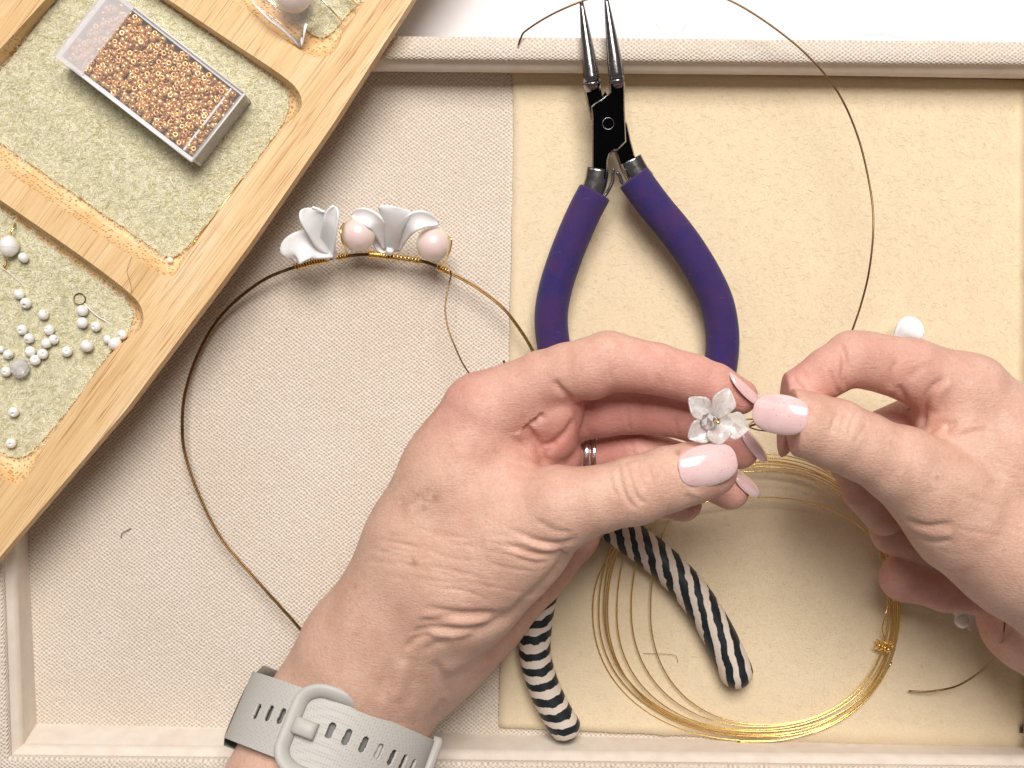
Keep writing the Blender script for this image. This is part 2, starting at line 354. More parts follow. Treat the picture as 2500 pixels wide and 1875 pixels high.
# ------------------------------------------------------------------ the table and the canvas tray
t = mk("table", [(-1200, -1200, -4), (1200, -1200, -4), (1200, 1200, -4), (-1200, 1200, -4)], [(0, 1, 2, 3)], M_table); t['kind'] = 'structure'
tray = thing("craft_tray", "cream canvas covered tray with raised rim lying on the white table", "tray", (0, 0, -4))
Fc = WL([(12, 147, 0), (2528, 194, 0), (2496, 1822, 0), (90, 1766, 0)])
Tc = WL([(-44, 134, 20), (2570, 157, 20), (2556, 1877, 20), (34 - 14, 1849, 20)])
def offset_corners(C, d):
    out = []
    n = len(C)
    for i in range(n):
        p, a, b = C[i], C[(i - 1) % n], C[(i + 1) % n]
        e1, e2 = norm(p - a), norm(b - p); n1, n2 = np.array([-e1[1], e1[0], 0]), np.array([-e2[1], e2[0], 0])
        s = norm(n1 + n2); out.append(p + s * d / max(0.3, s.dot(n1)))
    return out
def side_strip(rings, i, n=60, wob=0.0):
    """one of the four sides: rings are lists of four corners"""
    V, F = [], []; m = len(rings)
    for k in range(n + 1):
        for r in rings:
            p = r[i] * (1 - k / n) + r[(i + 1) % 4] * (k / n)
            if wob and 0 < k < n: p = p + np.array([0, 0, wob * math.sin(k * 1.7 + i) * math.sin(k * 0.53)])
            V.append(p)
    for k in range(n):
        for j in range(m - 1): F.append((k * m + j, k * m + j + 1, (k + 1) * m + j + 1, (k + 1) * m + j))
    return V, F
def at_z(C, z): return [np.array([c[0], c[1], z]) for c in C]
nF = 40
V = []; F = []
for i in range(nF + 1):
    for j in range(nF + 1):
        u, w = i / nF, j / nF
        V.append((Fc[0] * (1 - u) + Fc[1] * u) * (1 - w) + (Fc[3] * (1 - u) + Fc[2] * u) * w)
for i in range(nF):
    for j in range(nF): F.append((i * (nF + 1) + j, i * (nF + 1) + j + 1, (i + 1) * (nF + 1) + j + 1, (i + 1) * (nF + 1) + j))
mk("tray_floor", V, F, M_canvas, tray)
b1 = offset_corners(Tc, -0.35); b2 = offset_corners(Tc, -1.5); b3 = offset_corners(Tc, -2.6)
o1 = offset_corners(Tc, 1.0); o2 = offset_corners(Tc, 7.6); o3 = offset_corners(Tc, 8.6)
for i in range(4):
    rim = [at_z(Tc, 17.0), at_z(Tc, 19.2), at_z(o1, 20.0), at_z(o2, 20.0), at_z(o3, 19.0), at_z(o3, -4)]
    mk("tray_rim", *side_strip(rim, i, 80, 0.12), M_canvas, tray)
    pip = [at_z(Tc, 16.9), at_z(b1, 16.2), at_z(b2, 14.9), at_z(b3, 13.2), at_z(b3, 11.6)]
    mk("rim_piping", *side_strip(pip, i, 80, 0.1), M_smooth, tray)
    mk("rim_wall", *side_strip([at_z(b3, 11.7), at_z(Fc, 0.0)], i, 20), M_smooth, tray)

# felt sheet on the tray floor
fs = thing("felt_sheet", "large cream felt sheet covering the right part of the tray floor", "felt sheet", (60, 0, 0))
el = spline([(1251, 160), (1254, 300), (1249, 600), (1243, 870), (1234, 1200), (1222, 1600), (1218, 1777)], 12)
er = spline([(2527, 196), (2520, 900), (2498, 1829)], 24)
ns = len(el); er = np.array([er[int(round(i * (len(er) - 1) / (ns - 1)))] for i in range(ns)])
V, F, nc = [], [], 60
for i in range(ns):
    for j in range(nc + 1):
        q = el[i] * (1 - j / nc) + er[i] * (j / nc)
        if i == ns - 1: q = q + np.array([0, 6 * math.sin(j / nc * math.pi) - 5 * math.sin(j / nc * 2 * math.pi)])
        p = W(q[0], q[1], 1.5); p[2] = 1.5 + 0.35 * math.sin(p[0] * 0.06 + p[1] * 0.03) * math.sin(p[1] * 0.05) + rng.normal(0, 0.02)
        if i in (0, ns - 1) or j in (0, nc): p += np.array([rng.normal(0, 0.12), rng.normal(0, 0.12), 0])
        V.append(p)
for i in range(ns - 1):
    for j in range(nc): a = i * (nc + 1) + j; F.append((a, a + nc + 1, a + nc + 2, a + 1))
V = np.array(V); n0 = len(V); V = np.concatenate([V, V - np.array([0, 0, 1.4])])
bd = [j for j in range(nc + 1)] + [i * (nc + 1) + nc for i in range(1, ns)] + [(ns - 1) * (nc + 1) + j for j in range(nc - 1, -1, -1)] + [i * (nc + 1) for i in range(ns - 2, 0, -1)]
for k in range(len(bd)): a, b = bd[k], bd[(k + 1) % len(bd)]; F.append((a, b, b + n0, a + n0))
mk("felt_surface", V, F, M_cream, fs)
def fibres(name, inside, box, n, z, mat, parent, L=(2.0, 4.5), w=0.07, lift=0.5):
    V, F = [], []
    while n > 0:
        x, y = rng.uniform(box[0], box[2]), rng.uniform(box[1], box[3])
        n -= 1
        if not inside(x, y): continue
        z_ = z(x, y) if callable(z) else z
        a = rng.uniform(0, 2 * math.pi); l = rng.uniform(*L); bend = rng.normal(0, 0.7); k = len(V)
        px, py = x, y
        for i in range(4):
            hz = z_ + lift * math.sin(math.pi * (i / 3)) * rng.uniform(0.3, 1.0)
            sx, sy = -math.sin(a) * w / 2, math.cos(a) * w / 2
            V += [(px - sx, py - sy, hz), (px + sx, py + sy, hz)]
            px += math.cos(a) * l / 3; py += math.sin(a) * l / 3; a += bend
        F += [(k + 2 * i, k + 2 * i + 2, k + 2 * i + 3, k + 2 * i + 1) for i in range(3)]
    o = mk(name, V, F, mat, parent); o['kind'] = 'stuff'; return o
fibres("felt_fibres", lambda x, y: True, (2, -133, 196, 118), 24000, lambda x, y: 1.49 + 0.35 * math.sin(x * 0.06 + y * 0.03) * math.sin(y * 0.05), M_creamfib, fs, (1.5, 3.6), 0.075, 0.40)

# ------------------------------------------------------------------ bamboo tray
ZT, ZF, ZB = 34.0, 25.5, 21.0
bt = thing("bamboo_tray", "bamboo sorting tray with felt lined compartments resting on the canvas rim", "tray", (-150, 90, ZB))
outer = [(1250, -394), (1150, -232), (1006, 0), (916, 141), (815, 300), (608, 600), (534, 700), (308, 1000), (-14, 1376), (-180, 1570), (-720, 1200), (-760, 780), (453, -543), (640, -760)]
comps = [
 ([(225, -126), (413, 0), (560, 99), (700, 190), (733, 225), (739, 262), (718, 288), (696, 304), (600, 430), (503, 557), (446, 640), (428, 674), (404, 678), (380, 662), (239, 574), (134, 500), (0, 408), (-162, 297), (-150, 282), (0, 120), (110, 0)],
  [(255, -96), (430, 28), (570, 122), (686, 204), (708, 230), (712, 262), (704, 282), (698, 306), (604, 432), (507, 559), (440, 628), (424, 634), (408, 632), (392, 622), (290, 552), (213, 500), (0, 351), (-110, 275), (-100, 262), (0, 181), (135, 0)]),
 ([(-206, 345), (18, 500), (215, 636), (318, 715), (343, 743), (352, 776), (345, 805), (322, 818), (268, 862), (165, 1009), (96, 1112), (72, 1164), (48, 1184), (22, 1183), (-300, 960), (-588, 760), (-560, 730)],
  [(-190, 376), (0, 507), (222, 665), (312, 733), (330, 753), (333, 778), (322, 800), (314, 818), (272, 864), (169, 1011), (86, 1104), (64, 1120), (40, 1122), (16, 1116), (-280, 910), (-520, 740), (-520, 725)]),
 ([(288, -194), (577, 5), (650, 62), (723, 117), (752, 138), (790, 143), (822, 124), (838, 78), (856, 50), (884, 16), (1060, -250), (1020, -320), (560, -480), (540, -470)],
  [(320, -220), (600, -33), (672, 22), (745, 78), (765, 92), (790, 100), (816, 86), (836, 62), (852, 42), (880, 16), (1050, -240), (1010, -310), (575, -460), (555, -450)]),
]
lips = [chaikin(np.array([W(x, y, ZT) for x, y in a]), 2) for a, b in comps]
floors = [chaikin(np.array([W(x, y, ZF) for x, y in b]), 2) for a, b in comps]
out = np.array([W(x, y, ZT) for x, y in outer])
cv = [Vector((p[0], p[1])) for p in out]; cf = [list(range(len(out)))]
for L in lips: s = len(cv); cv += [Vector((p[0], p[1])) for p in L]; cf.append(list(range(s, len(cv))))
edges = [(f[i], f[(i + 1) % len(f)]) for f in cf for i in range(len(f))]
ov, oe, of = geometry.delaunay_2d_cdt(cv, edges, [], 0, 1e-5)[:3]
def inpoly(x, y, P):
    n = len(P); c = False; j = n - 1
    for i in range(n):
        if (P[i][1] > y) != (P[j][1] > y) and x < (P[j][0] - P[i][0]) * (y - P[i][1]) / (P[j][1] - P[i][1]) + P[i][0]: c = not c
        j = i
    return c
V = [np.array([p.x, p.y, ZT]) for p in ov]; F = []; MI = []
for f in of:
    c = sum((ov[i] for i in f), Vector((0, 0))) / len(f)
    if inpoly(c.x, c.y, out) and not any(inpoly(c.x, c.y, L) for L in lips):
        a, b, d = ov[f[0]], ov[f[1]], ov[f[2]]
        F.append(tuple(f) if (b - a).cross(d - a) > 0 else tuple(reversed(f))); MI.append(0)
# outer side with a small round-over
def ring_add(loop): s = len(V); V.extend([np.array(p) for p in loop]); return s
r0 = ring_add(out); r1 = ring_add([p - np.array([0, 0, 6.0]) for p in out]); _e = np.roll(out, -1, 0) - out; _n = np.stack([_e[:, 1], -_e[:, 0]], 1); _n /= np.linalg.norm(_n, axis=1)[:, None]; _nn = _n + np.roll(_n, 1, 0); _nn /= np.linalg.norm(_nn, axis=1)[:, None]
if inpoly(*(out[3][:2] + _nn[3] * 1.0), out) is False: _nn = -_nn
r2 = ring_add([np.array([p[0] + q[0] * 4.0, p[1] + q[1] * 4.0, ZB]) for p, q in zip(out, _nn)])
n = len(out)
for a, b in ((r0, r1), (r1, r2)):
    for i in range(n): j = (i + 1) % n; F.append((a + i, b + i, b + j, a + j)); MI.append(0)
F.append(tuple(r2 + i for i in range(n))); MI.append(0)
for L, G in zip(lips, floors):
    n = len(L); prev = ring_add(L); run = np.linalg.norm((L - G)[:, :2], axis=1)
    for t in (0.12, 0.35, 0.65, 1.0):
        zz = ZT - (ZT - ZF) * math.sin(t * math.pi / 2) ** 0.9
        cur = ring_add([np.array([*(L[i] * (1 - t) + G[i] * t)[:2], zz]) for i in range(n)])
        for i in range(n):
            j = (i + 1) % n; F.append((prev + i, prev + j, cur + j, cur + i)); MI.append(1 if min(run[i], run[j]) > 3.6 else 0)
        prev = cur
    F.append(tuple(prev + i for i in range(n))); MI.append(0)
mk("tray_body", V, F, [M_bam, M_bamend], bt, smooth=False, mi=MI)
FZ = ZF + 1.3
for L, G in zip(lips, floors):
    c = G.mean(0); P = []
    D = np.concatenate([np.linspace(G[i], G[(i + 1) % len(G)], 5)[:-1] for i in range(len(G))])
    for p in D:
        q = p + (c - p) / np.linalg.norm(c - p) * (0.8 + rng.normal(0, 0.16)); P.append(q)
    fp = mk("felt_pad", *prism(P, ZF + 0.02, FZ), M_sage, bt, smooth=False)
    P2 = np.array(P); fb = (max(P2[:, 0].min(), -203), P2[:, 1].min(), P2[:, 0].max(), min(P2[:, 1].max(), 152))
    Pl = [(p[0], p[1]) for p in P2[::4]]
    ar = (fb[2] - fb[0]) * (fb[3] - fb[1])
    o = fibres("felt_fibres", lambda x, y: inpoly(x, y, Pl), fb, int(ar * 2.4), FZ - 0.03, M_sagefib, fp, (1.8, 4.2), 0.13, 0.6)

# ------------------------------------------------------------------ bead box
L0, B0, R0 = W(140, 140, 38), W(471, 397, 38), W(608, 236, 38)
ax = norm(np.array([*(B0 - L0)[:2], 0])); ay = norm(np.array([-ax[1], ax[0], 0]))
BL = np.linalg.norm((B0 - L0)[:2]); BW = np.dot((R0 - B0)[:2], ay[:2]); ZBX = FZ + 0.15; BH = 12.5
def bx(u, w, z): return np.array([L0[0], L0[1], 0]) + ax * u + ay * w + np.array([0, 0, z])
def boxl(u0, u1, w0, w1, z0, z1):
    V = [bx(u, w, z) for z in (z0, z1) for (u, w) in ((u0, w0), (u1, w0), (u1, w1), (u0, w1))]
    return V, [(3, 2, 1, 0), (4, 5, 6, 7), (0, 1, 5, 4), (1, 2, 6, 5), (2, 3, 7, 6), (3, 0, 4, 7)]
box = thing("bead_box", "small clear plastic box full of bronze beads on sage felt", "box", bx(BL / 2, BW / 2, ZBX))
tk = 1.0
mk("box_base", *boxl(0.4, BL - 0.4, 0.4, BW - 0.4, ZBX, ZBX + 1), M_box, box, smooth=False)
for (a, b, c, d) in ((0.3, BL - 0.3, 0.3, 0.3 + tk), (0.3, BL - 0.3, BW - 0.3 - tk, BW - 0.3), (0.3, 0.3 + tk, 0.35 + tk, BW - 0.35 - tk), (BL - 0.3 - tk, BL - 0.3, 0.35 + tk, BW - 0.35 - tk)):
    mk("side_panel", *boxl(a, b, c, d, ZBX + 1.02, ZBX + BH - 1.0), M_rimbox if b - a > 5 or a < 5 else M_frost, box, smooth=False)
FR = 11.5
lid_ = mk("lid", *boxl(FR, BL, 0, BW, ZBX + BH - 0.9, ZBX + BH), M_box, box, smooth=False)
mk("lid_flap", *boxl(-0.6, FR - 0.05, -0.3, BW + 0.3, ZBX + BH - 0.9, ZBX + BH + 0.25), M_frost, box, smooth=False)
for q in ([(FR, 0), (BL, 0)], [(BL, 0), (BL, BW)], [(BL, BW), (FR, BW)]):
    mk("lid_edge", *tube([bx(q[0][0], q[0][1], ZBX + BH), bx(q[1][0], q[1][1], ZBX + BH)], 0.32, 6), M_rimbox, lid_)
mk("hinge_rib", *boxl(BL - 5.6, BL - 4.9, 1.6, BW - 1.6, ZBX + BH - 2.0, ZBX + BH - 0.95), M_rimbox, box, smooth=False)
# seed beads
def bead_mesh(R=1.20, hole=0.27, hgt=0.92, nu=10, nv=7):
    V, F = [], []
    for i in range(nu):
        a = 2 * math.pi * i / nu
        for j in range(nv):
            b = 2 * math.pi * j / nv; rm = (R + hole) / 2
            rr = rm + (R - hole) / 2 * math.cos(b); V.append((rr * math.cos(a), rr * math.sin(a), hgt * math.sin(b)))
    for i in range(nu):
        for j in range(nv): F.append((i * nv + j, ((i + 1) % nu) * nv + j, ((i + 1) % nu) * nv + (j + 1) % nv, i * nv + (j + 1) % nv))
    return np.array(V), F
bv, bf = bead_mesh()
bme = bpy.data.meshes.new("seed_bead"); bme.from_pydata((bv * MM).tolist(), [], bf); bme.materials.append(M_bronze); bme.polygons.foreach_set('use_smooth', np.ones(len(bf), bool)); bme.update()
pts = []
pitch = 2.12
for layer in range(4):
    z = ZBX + BH - 2.3 - layer * 1.7
    for i in range(int((BL - 4) / pitch) + 1):
        for j in range(int((BW - 4.2) / (pitch * 0.88)) + 1):
            u = 2.2 + i * pitch + (0.5 * pitch if j % 2 else 0) + layer * 0.6 + rng.normal(0, 0.24); w = 2.2 + j * pitch * 0.88 + layer * 0.5 + rng.normal(0, 0.24)
            if u < 2.3 or u > BL - 2.4 or w < 2.3 or w > BW - 2.4: continue
            if layer == 0 and rng.random() < 0.12: continue
            zz = z + rng.normal(0, 0.35)
            pts.append((layer, u, w, zz))
top = [p for p in pts if p[0] == 0]
# the 300 that show largest: those under the clear part of the lid, evenly spread
cand = [p for p in top if p[1] > FR + 0.5]; rng.shuffle(cand); single = (cand + [p for p in top if p[1] <= FR + 0.5][::-1])[:300]
sid = set(tuple(p) for p in map(tuple, single))
rest = [p for p in pts if tuple(p) not in sid]
def rrot(): return Matrix.Rotation(rng.uniform(0, 6.28), 3, 'Z') @ Matrix.Rotation(abs(rng.normal(0, 0.9)), 3, 'X') @ Matrix.Rotation(rng.uniform(0, 6.28), 3, 'Z')
for p in single:
    o = bpy.data.objects.new("seed_bead", bme); COL.objects.link(o); o.location = bx(p[1], p[2], p[3]) * MM
    o.rotation_euler = rrot().to_euler(); s = rng.uniform(0.9, 1.08); o.scale = (s, s, s)
    tag(o, "tiny shiny bronze seed bead in the top layer of the clear plastic box", "bead", "bronze seed beads in the clear box")
parts = []
for p in rest:
    R = np.array(rrot()); parts.append((bv @ R.T * rng.uniform(0.9, 1.08) + bx(p[1], p[2], p[3]), bf))
o = mk("seed_beads", *merge(parts), M_bronze, None, bx(BL / 2, BW / 2, ZBX + 1)); tag(o, "mass of bronze seed beads filling the clear box below its top layer", "beads"); o['kind'] = 'stuff'

# ------------------------------------------------------------------ pearls and findings on the sage felt
def pearl_mesh(r, hole=True):
    """ball with a drilled hole"""
    nu, nv = 20, 12; V, F = [], []
    h = 0.26 if hole else 0.02
    prof = []
    for i in range(nv + 1):
        th = math.asin(h) + (math.pi - 2 * math.asin(h)) * i / nv; prof.append((math.sin(th), math.cos(th)))
    prof = [(h * 0.9, 0.55)] + prof + [(h * 0.9, -0.55)]
    for a_, z_ in prof:
        for j in range(nu): ph = 2 * math.pi * j / nu; V.append((a_ * math.cos(ph), a_ * math.sin(ph), z_))
    for i in range(len(prof) - 1):
        for j in range(nu): F.append((i * nu + j, (i + 1) * nu + j, (i + 1) * nu + (j + 1) % nu, i * nu + (j + 1) % nu))
    F.append(tuple(range(nu))); F.append(tuple((len(prof) - 1) * nu + nu - 1 - j for j in range(nu)))
    me = bpy.data.meshes.new("pearl_bead"); me.from_pydata((np.array(V) * r * MM).tolist(), [], F); me.materials.append(M_pearl)
    me.polygons.foreach_set('use_smooth', np.ones(len(F), bool)); me.update(); return me
pm = pearl_mesh(1.0)
G1 = "small white pearl beads scattered on the sage felt"
pearls = [
 (57, 629, 13, 1.2, "small white pearl bead lying just right of the wired oval pearl"),
 (47, 718, 13, 1.2, "small white pearl bead at the upper end of a touching pair below the loose thread"),
 (63, 740, 13.5, .5, "small white pearl bead at the lower end of a touching pair below the loose thread"),
 (106, 768, 13, 1.3, "lone small white pearl bead midway between the touching pair and the brass jump ring"),
 (201, 758, 14, 1.2, "small white pearl bead right below the brass jump ring, touching it"),
 (201, 788, 14, 1.0, "small white pearl bead second below the brass jump ring"),
 (234, 797, 12.5, .25, "small white bead with hole facing up near the end of the white thread"),
 (54, 805, 13, .2, "small white bead with hole facing up, left one of a pair level with each other"),
 (120, 805, 13, .2, "small white bead with hole facing up, above two touching pearl beads"),
 (71, 826, 12.5, .6, "small cream white pearl bead just below right of an open holed bead"),
 (113, 838, 12.5, .9, "small white pearl bead, left one of two touching beside each other"),
 (131, 829, 12.5, 1.1, "small white pearl bead, right one of two touching beside each other"),
 (2, 853, 9, .9, "small white pearl bead cut off by the photo's left edge"),
 (74, 858, 13, .15, "small white holed bead, upper left of the cluster of three near the crystal"),
 (20, 865, 12.5, 1.2, "small white pearl bead directly above left of the clear crystal bead"),
 (104, 864, 13, .4, "small white pearl bead, right one of the cluster of three near the crystal"),
 (86, 879, 13, .15, "small white holed bead touching the upper right side of the clear crystal"),
 (15, 907, 12.5, .15, "small white holed bead touching the left side of the clear crystal"),
 (163, 858, 13, .2, "lone small white holed bead left of the large loose pearl"),
 (212, 844, 16, 1.4, "larger white pearl lying alone on the felt near the trio by the rail"),
 (262, 828, 11, 1.2, "smallest white pearl of the trio against the bamboo rail"),
 (281, 839, 16.5, 1.4, "largest white pearl of the trio against the bamboo rail"),
 (298, 817, 12.5, .6, "small cream white bead of the trio nearest the compartment corner"),
 (33, 1006, 13, .35, "lone small white bead well below the clear crystal"),
 (27, 1082, 12.5, .2, "lone small white bead at the bottom end of the compartment"),
]
for (x, y, r, tilt, lab) in pearls:
    rm = r / 6.62; o = bpy.data.objects.new("pearl_bead", pm); COL.objects.link(o); o.location = W(x, y, FZ + rm) * MM
    o.scale = (rm, rm, rm * 0.92); o.rotation_euler = (tilt, 0.2, rng.uniform(0, 6)); tag(o, lab, "bead", G1)
o = bpy.data.objects.new("pearl_bead", pm); COL.objects.link(o); o.location = W(415, 635, FZ + 1.2) * MM; o.scale = (1.15,) * 3; o.rotation_euler = (1, 0, 0)
tag(o, "tiny white pearl bead in the lower corner of the bead box compartment", "bead", G1)
# oval pearl on an eye pin
c = W(22, 601, FZ + 3.4); ep = thing("pearl_drop", "oval white pearl on a twisted gold eye pin lying on felt", "bead", c - np.array([0, 0, 3.4]))
mk("oval_pearl", *sphere(c, 3.45, 28, 18, (1.0, 1.13, 1.0)), M_pearl, ep)
rb_ = [c + np.array([3.46 * math.cos(a), -0.5, 3.46 * math.sin(a)]) for a in np.linspace(0, 2 * math.pi, 30)[:-1]]
mk("pearl_band", *tube(rb_, 0.09, 6, closed=True), M_pearl, ep)
mk("eye_loop", *tube(spline(WL([(26, 578, 31), (28, 567, 30), (33, 556, 29.5), (37, 545, 28)]), 6), 0.3, 8), M_gold, ep)
mk("eye_loop", *tube(spline(WL([(20, 625, 30), (15, 633, 29.5), (17, 644, 29), (12, 655, 28), (9, 645, 29)]), 6), 0.3, 8), M_gold, ep)
ring = [W(194, 730, FZ + 0.6) + np.array([2.15 * math.cos(a), 2.05 * math.sin(a), 0.15 * math.sin(a * 2)]) for a in np.linspace(0, 2 * math.pi, 40)[:-1]]
tag(mk("jump_ring", *tube(ring, 0.24, 8, closed=True), M_brass, None, W(194, 730, FZ)), "round antique brass jump ring lying among the white beads", "ring")
tag(mk("thread", *tube(spline(WL([(206, 741, 28), (222, 758, 28.3), (240, 773, 28), (258, 784, 27.6), (268, 793, 27)]), 8), 0.22, 6), M_thread, None, W(206, 741, FZ)), "short white thread lying beside the brass jump ring", "thread")
tag(mk("thread", *tube(spline(WL([(-10, 645, 28), (20, 664, 28), (45, 685, 28), (62, 703, 27)]), 8), 0.13, 6), M_thread, None, W(20, 664, FZ)), "thin white thread below the oval pearl drop", "thread")
tag(mk("clear_thread", *tube(spline(WL([(414, 433, 27.2), (420, 446, 27.6), (428, 458, 27.2)]), 6), 0.2, 6), M_thread, None, W(420, 446, FZ)), "short clear thread snippet on felt below the bead box, longer of two", "thread")
tag(mk("clear_thread", *tube(spline(WL([(452, 445, 27.2), (458, 452, 27.5), (462, 462, 27.2)]), 6), 0.13, 6), M_thread, None, W(458, 452, FZ)), "shorter clear thread snippet on felt below the bead box", "thread")
# faceted crystal
def facet_bead(c, r, axis, nseg=9, stretch=1.0):
    ax_ = norm(axis); u = norm(np.cross(ax_, (0.3, 0.2, 1.0))); w = np.cross(ax_, u); V, F = [], []
    prof = [(-0.95, 0.28), (-0.55, 0.8), (0, 1.0), (0.55, 0.8), (0.95, 0.28)]
    for i, (a, b) in enumerate(prof):
        for k in range(nseg):
            t = 2 * math.pi * (k + 0.5 * (i % 2)) / nseg; V.append(c + ax_ * a * r * stretch + (u * math.cos(t) + w * math.sin(t)) * b * r)
    for i in range(len(prof) - 1):
        for k in range(nseg):
            a, b = i * nseg + k, i * nseg + (k + 1) % nseg; c_, d = a + nseg, b + nseg
            if i % 2 == 0: F += [(a, b, c_), (b, d, c_)]
            else: F += [(a, b, d), (a, d, c_)]
    F.append(tuple(range(nseg - 1, -1, -1))); F.append(tuple((len(prof) - 1) * nseg + k for k in range(nseg)))
    return np.array(V), F
tag(mk("crystal_bead", *facet_bead(W(48, 899, FZ + 3.4), 3.6, (0.3, 0.95, 0.1), 7), clear('faceted_crystal', (0.99, 0.99, 1.0), 1.55, 0.34, 0.03), None, W(48, 899, FZ), smooth=False), "clear faceted crystal bead among small white beads on felt", "bead")
# ball head pin along the rail
bp = thing("ball_pin", "thin gold ball head pin lying along the felt edge by the rail", "pin", W(500, 560, FZ))
mk("pin_shaft", *tube(WL([(478, 588, 28.2), (530, 520, 28.4), (592, 436, 28.2)]), 0.28, 8), M_gold, bp)
mk("pin_head", *sphere(W(476, 590, 28.4), 0.85, 14, 8), M_gold, bp)
# headpins in the top compartment
for (a, b, lab) in (((760, -30), (836, 54), "silver head pin lying nearer the bagged pearl in the top compartment"), ((800, -60), (874, 15), "silver head pin nearest the rail in the top compartment")):
    tag(mk("head_pin", *tube(WL([(*a, 33), (*b, 30)]), 0.36, 8), simple("bright_pin", (0.93, 0.86, 0.74), 0.22, 1.0), None, W(*b, 29)), lab, "pin", "silver head pins in the top compartment")
# bag with a pearl
tag(mk("large_pearl", *sphere(W(716, -12, 35), 6.4, 32, 20), pearl("bag_pearl", (0.66, 0.58, 0.56), (0.72, 0.66, 0.62)), None, W(716, -12, FZ + 1)), "large pale mauve pearl inside the clear plastic bag", "pearl")
bag = thing("plastic_bag", "clear plastic bag corner holding a large pearl in the top compartment", "bag", W(690, 20, FZ))
corner = [(735, 114), (640, 35), (600, -15), (590, -60), (770, -60), (765, 20), (748, 60)]
NB = 14; V = []; F = []
Lb = spline([(734, 113, 34), (690, 72, 38), (645, 36, 40), (612, -5, 41), (598, -70, 41)], 4); Rb = spline([(735, 114, 34), (742, 80, 36), (752, 50, 37), (768, 0, 40), (790, -70, 41)], 4)
for i in range(len(Lb)):
    for j in range(NB + 1):
        q = Lb[i] * (1 - j / NB) + Rb[i] * j / NB
        V.append(W(q[0], q[1], q[2] + 2.2 * math.sin(math.pi * j / NB) * min(1, i / 6) + 0.7 * math.sin(j * 1.3 + i * 0.9)))
for i in range(len(Lb) - 1):
    for j in range(NB): a = i * (NB + 1) + j; F.append((a, a + 1, a + NB + 2, a + NB + 1))
mk("bag_film", V, F, M_film, bag)
mk("bag_seam", *tube(np.array([W(*q) + np.array([0, 0, .3]) for q in Lb[:14]]), [0.7, 0.5, 0.62, 0.3, 0.12], 6, flat=0.4), M_filmedge, bag)
mk("bag_seam", *tube(np.array([W(*q) + np.array([0, 0, .3]) for q in Rb[:8]]), [0.6, 0.7, 0.5], 6, flat=0.4), M_filmedge, bag)

# ------------------------------------------------------------------ petals
def petal(spine, widths, normal, cup, thick=0.8, ns=26, nw=11, roll=0.0, ruffle=0.0, pointed=False):
    """spine points in mm, half-widths in mm along it; cup bends the edges along the normal"""
    S = spline(spine, max(2, ns // (len(spine) - 1))); n = len(S); T = np.gradient(S, axis=0)
    ws = spline([np.array([w_]) for w_ in widths], 8)[:, 0]; tt_ = np.linspace(0, 1, n); wv = np.maximum(0.05, np.interp(tt_, np.linspace(0, 1, len(ws)), ws)) * (1.0 if pointed else np.sqrt(np.clip(1 - ((tt_ - 0.72) / 0.282).clip(0, 1) ** 2, 0.0004, 1))); nrm = norm(normal)
    V = []
    for i in range(n):
        t = norm(T[i]); nn = norm(nrm - t * nrm.dot(t)); sd = np.cross(t, nn)
        for j in range(nw):
            u = -1 + 2 * j / (nw - 1)
            V.append(S[i] + sd * u * wv[i] + nn * (cup * wv[i] * u * u + roll * u * (i / n) + ruffle * math.sin(u * 5 + i * 0.7) * (i / n)))
    V = np.array(V); F = [(i * nw + j, i * nw + j + 1, (i + 1) * nw + j + 1, (i + 1) * nw + j) for i in range(n - 1) for j in range(nw - 1)]
    bm = bmesh.new(); vs_ = [bm.verts.new(p) for p in V]
    for f in F: bm.faces.new([vs_[k] for k in f])
    bm.normal_update(); bmesh.ops.solidify(bm, geom=bm.faces[:], thickness=thick)
    bm.verts.index_update(); V = np.array([v.co[:] for v in bm.verts]); F = [tuple(v.index for v in f.verts) for f in bm.faces]; bm.free()
    return V, F
def r3(x, y): return (650 + x * 0.31646, 450 + y * 0.31646)
def R3(x, y, z): return W(*r3(x, y), z)

# ------------------------------------------------------------------ headband
hb = thing("headband", "gold wire headband with pearls and white clay flowers on the canvas", "headband", W(900, 900, 0))
band = [(775, 1590, 9), (729, 1531, 9.5), (633, 1424, 10), (542, 1317, 9), (486, 1209, 8), (452, 1108, 7), (445, 1035, 7), (453, 955, 7), (486, 859, 7), (542, 768, 8), (633, 690, 9), (720, 652, 10), (802, 632, 11), (853, 624, 11), (897, 621, 11), (935, 624, 11), (1027, 637, 11), (1071, 652, 11), (1103, 668, 11), (1156, 697, 11), (1220, 744, 12), (1267, 801, 12), (1305, 865, 12), (1335, 940, 12), (1345, 1030, 11), (1330, 1130, 9)]
bpath = spline(WL(band), 8)
side = np.gradient(bpath, axis=0); side = np.stack([-side[:, 1], side[:, 0], side[:, 2] * 0], 1); side /= np.linalg.norm(side, axis=1)[:, None]
mk("band_wire", *tube(bpath + side * 0.30, 0.34, 10), M_brass, hb)
mk("band_wire", *tube(bpath - side * 0.30, 0.34, 10), M_brass, hb)
def coil_on(path, i0, i1, turns, r, rw):
    idx = np.linspace(i0, i1, turns * 10); P = np.stack([np.interp(idx, np.arange(len(path)), path[:, k]) for k in range(3)], 1)
    T = np.gradient(P, axis=0); T /= np.linalg.norm(T, axis=1)[:, None]; out = []
    for k in range(len(P)):
        a = 2 * math.pi * k / 10; s = np.array([-T[k][1], T[k][0], 0])
        out.append(P[k] + r * 1.25 * (1 + 0.1 * math.sin(k * 0.23)) * math.cos(a) * s + np.array([0, 0, r * math.sin(a)]))
    return np.array(out)
iof = lambda px: int(np.argmin(np.hypot(project(bpath)[0] - px[0], project(bpath)[1] - px[1])))
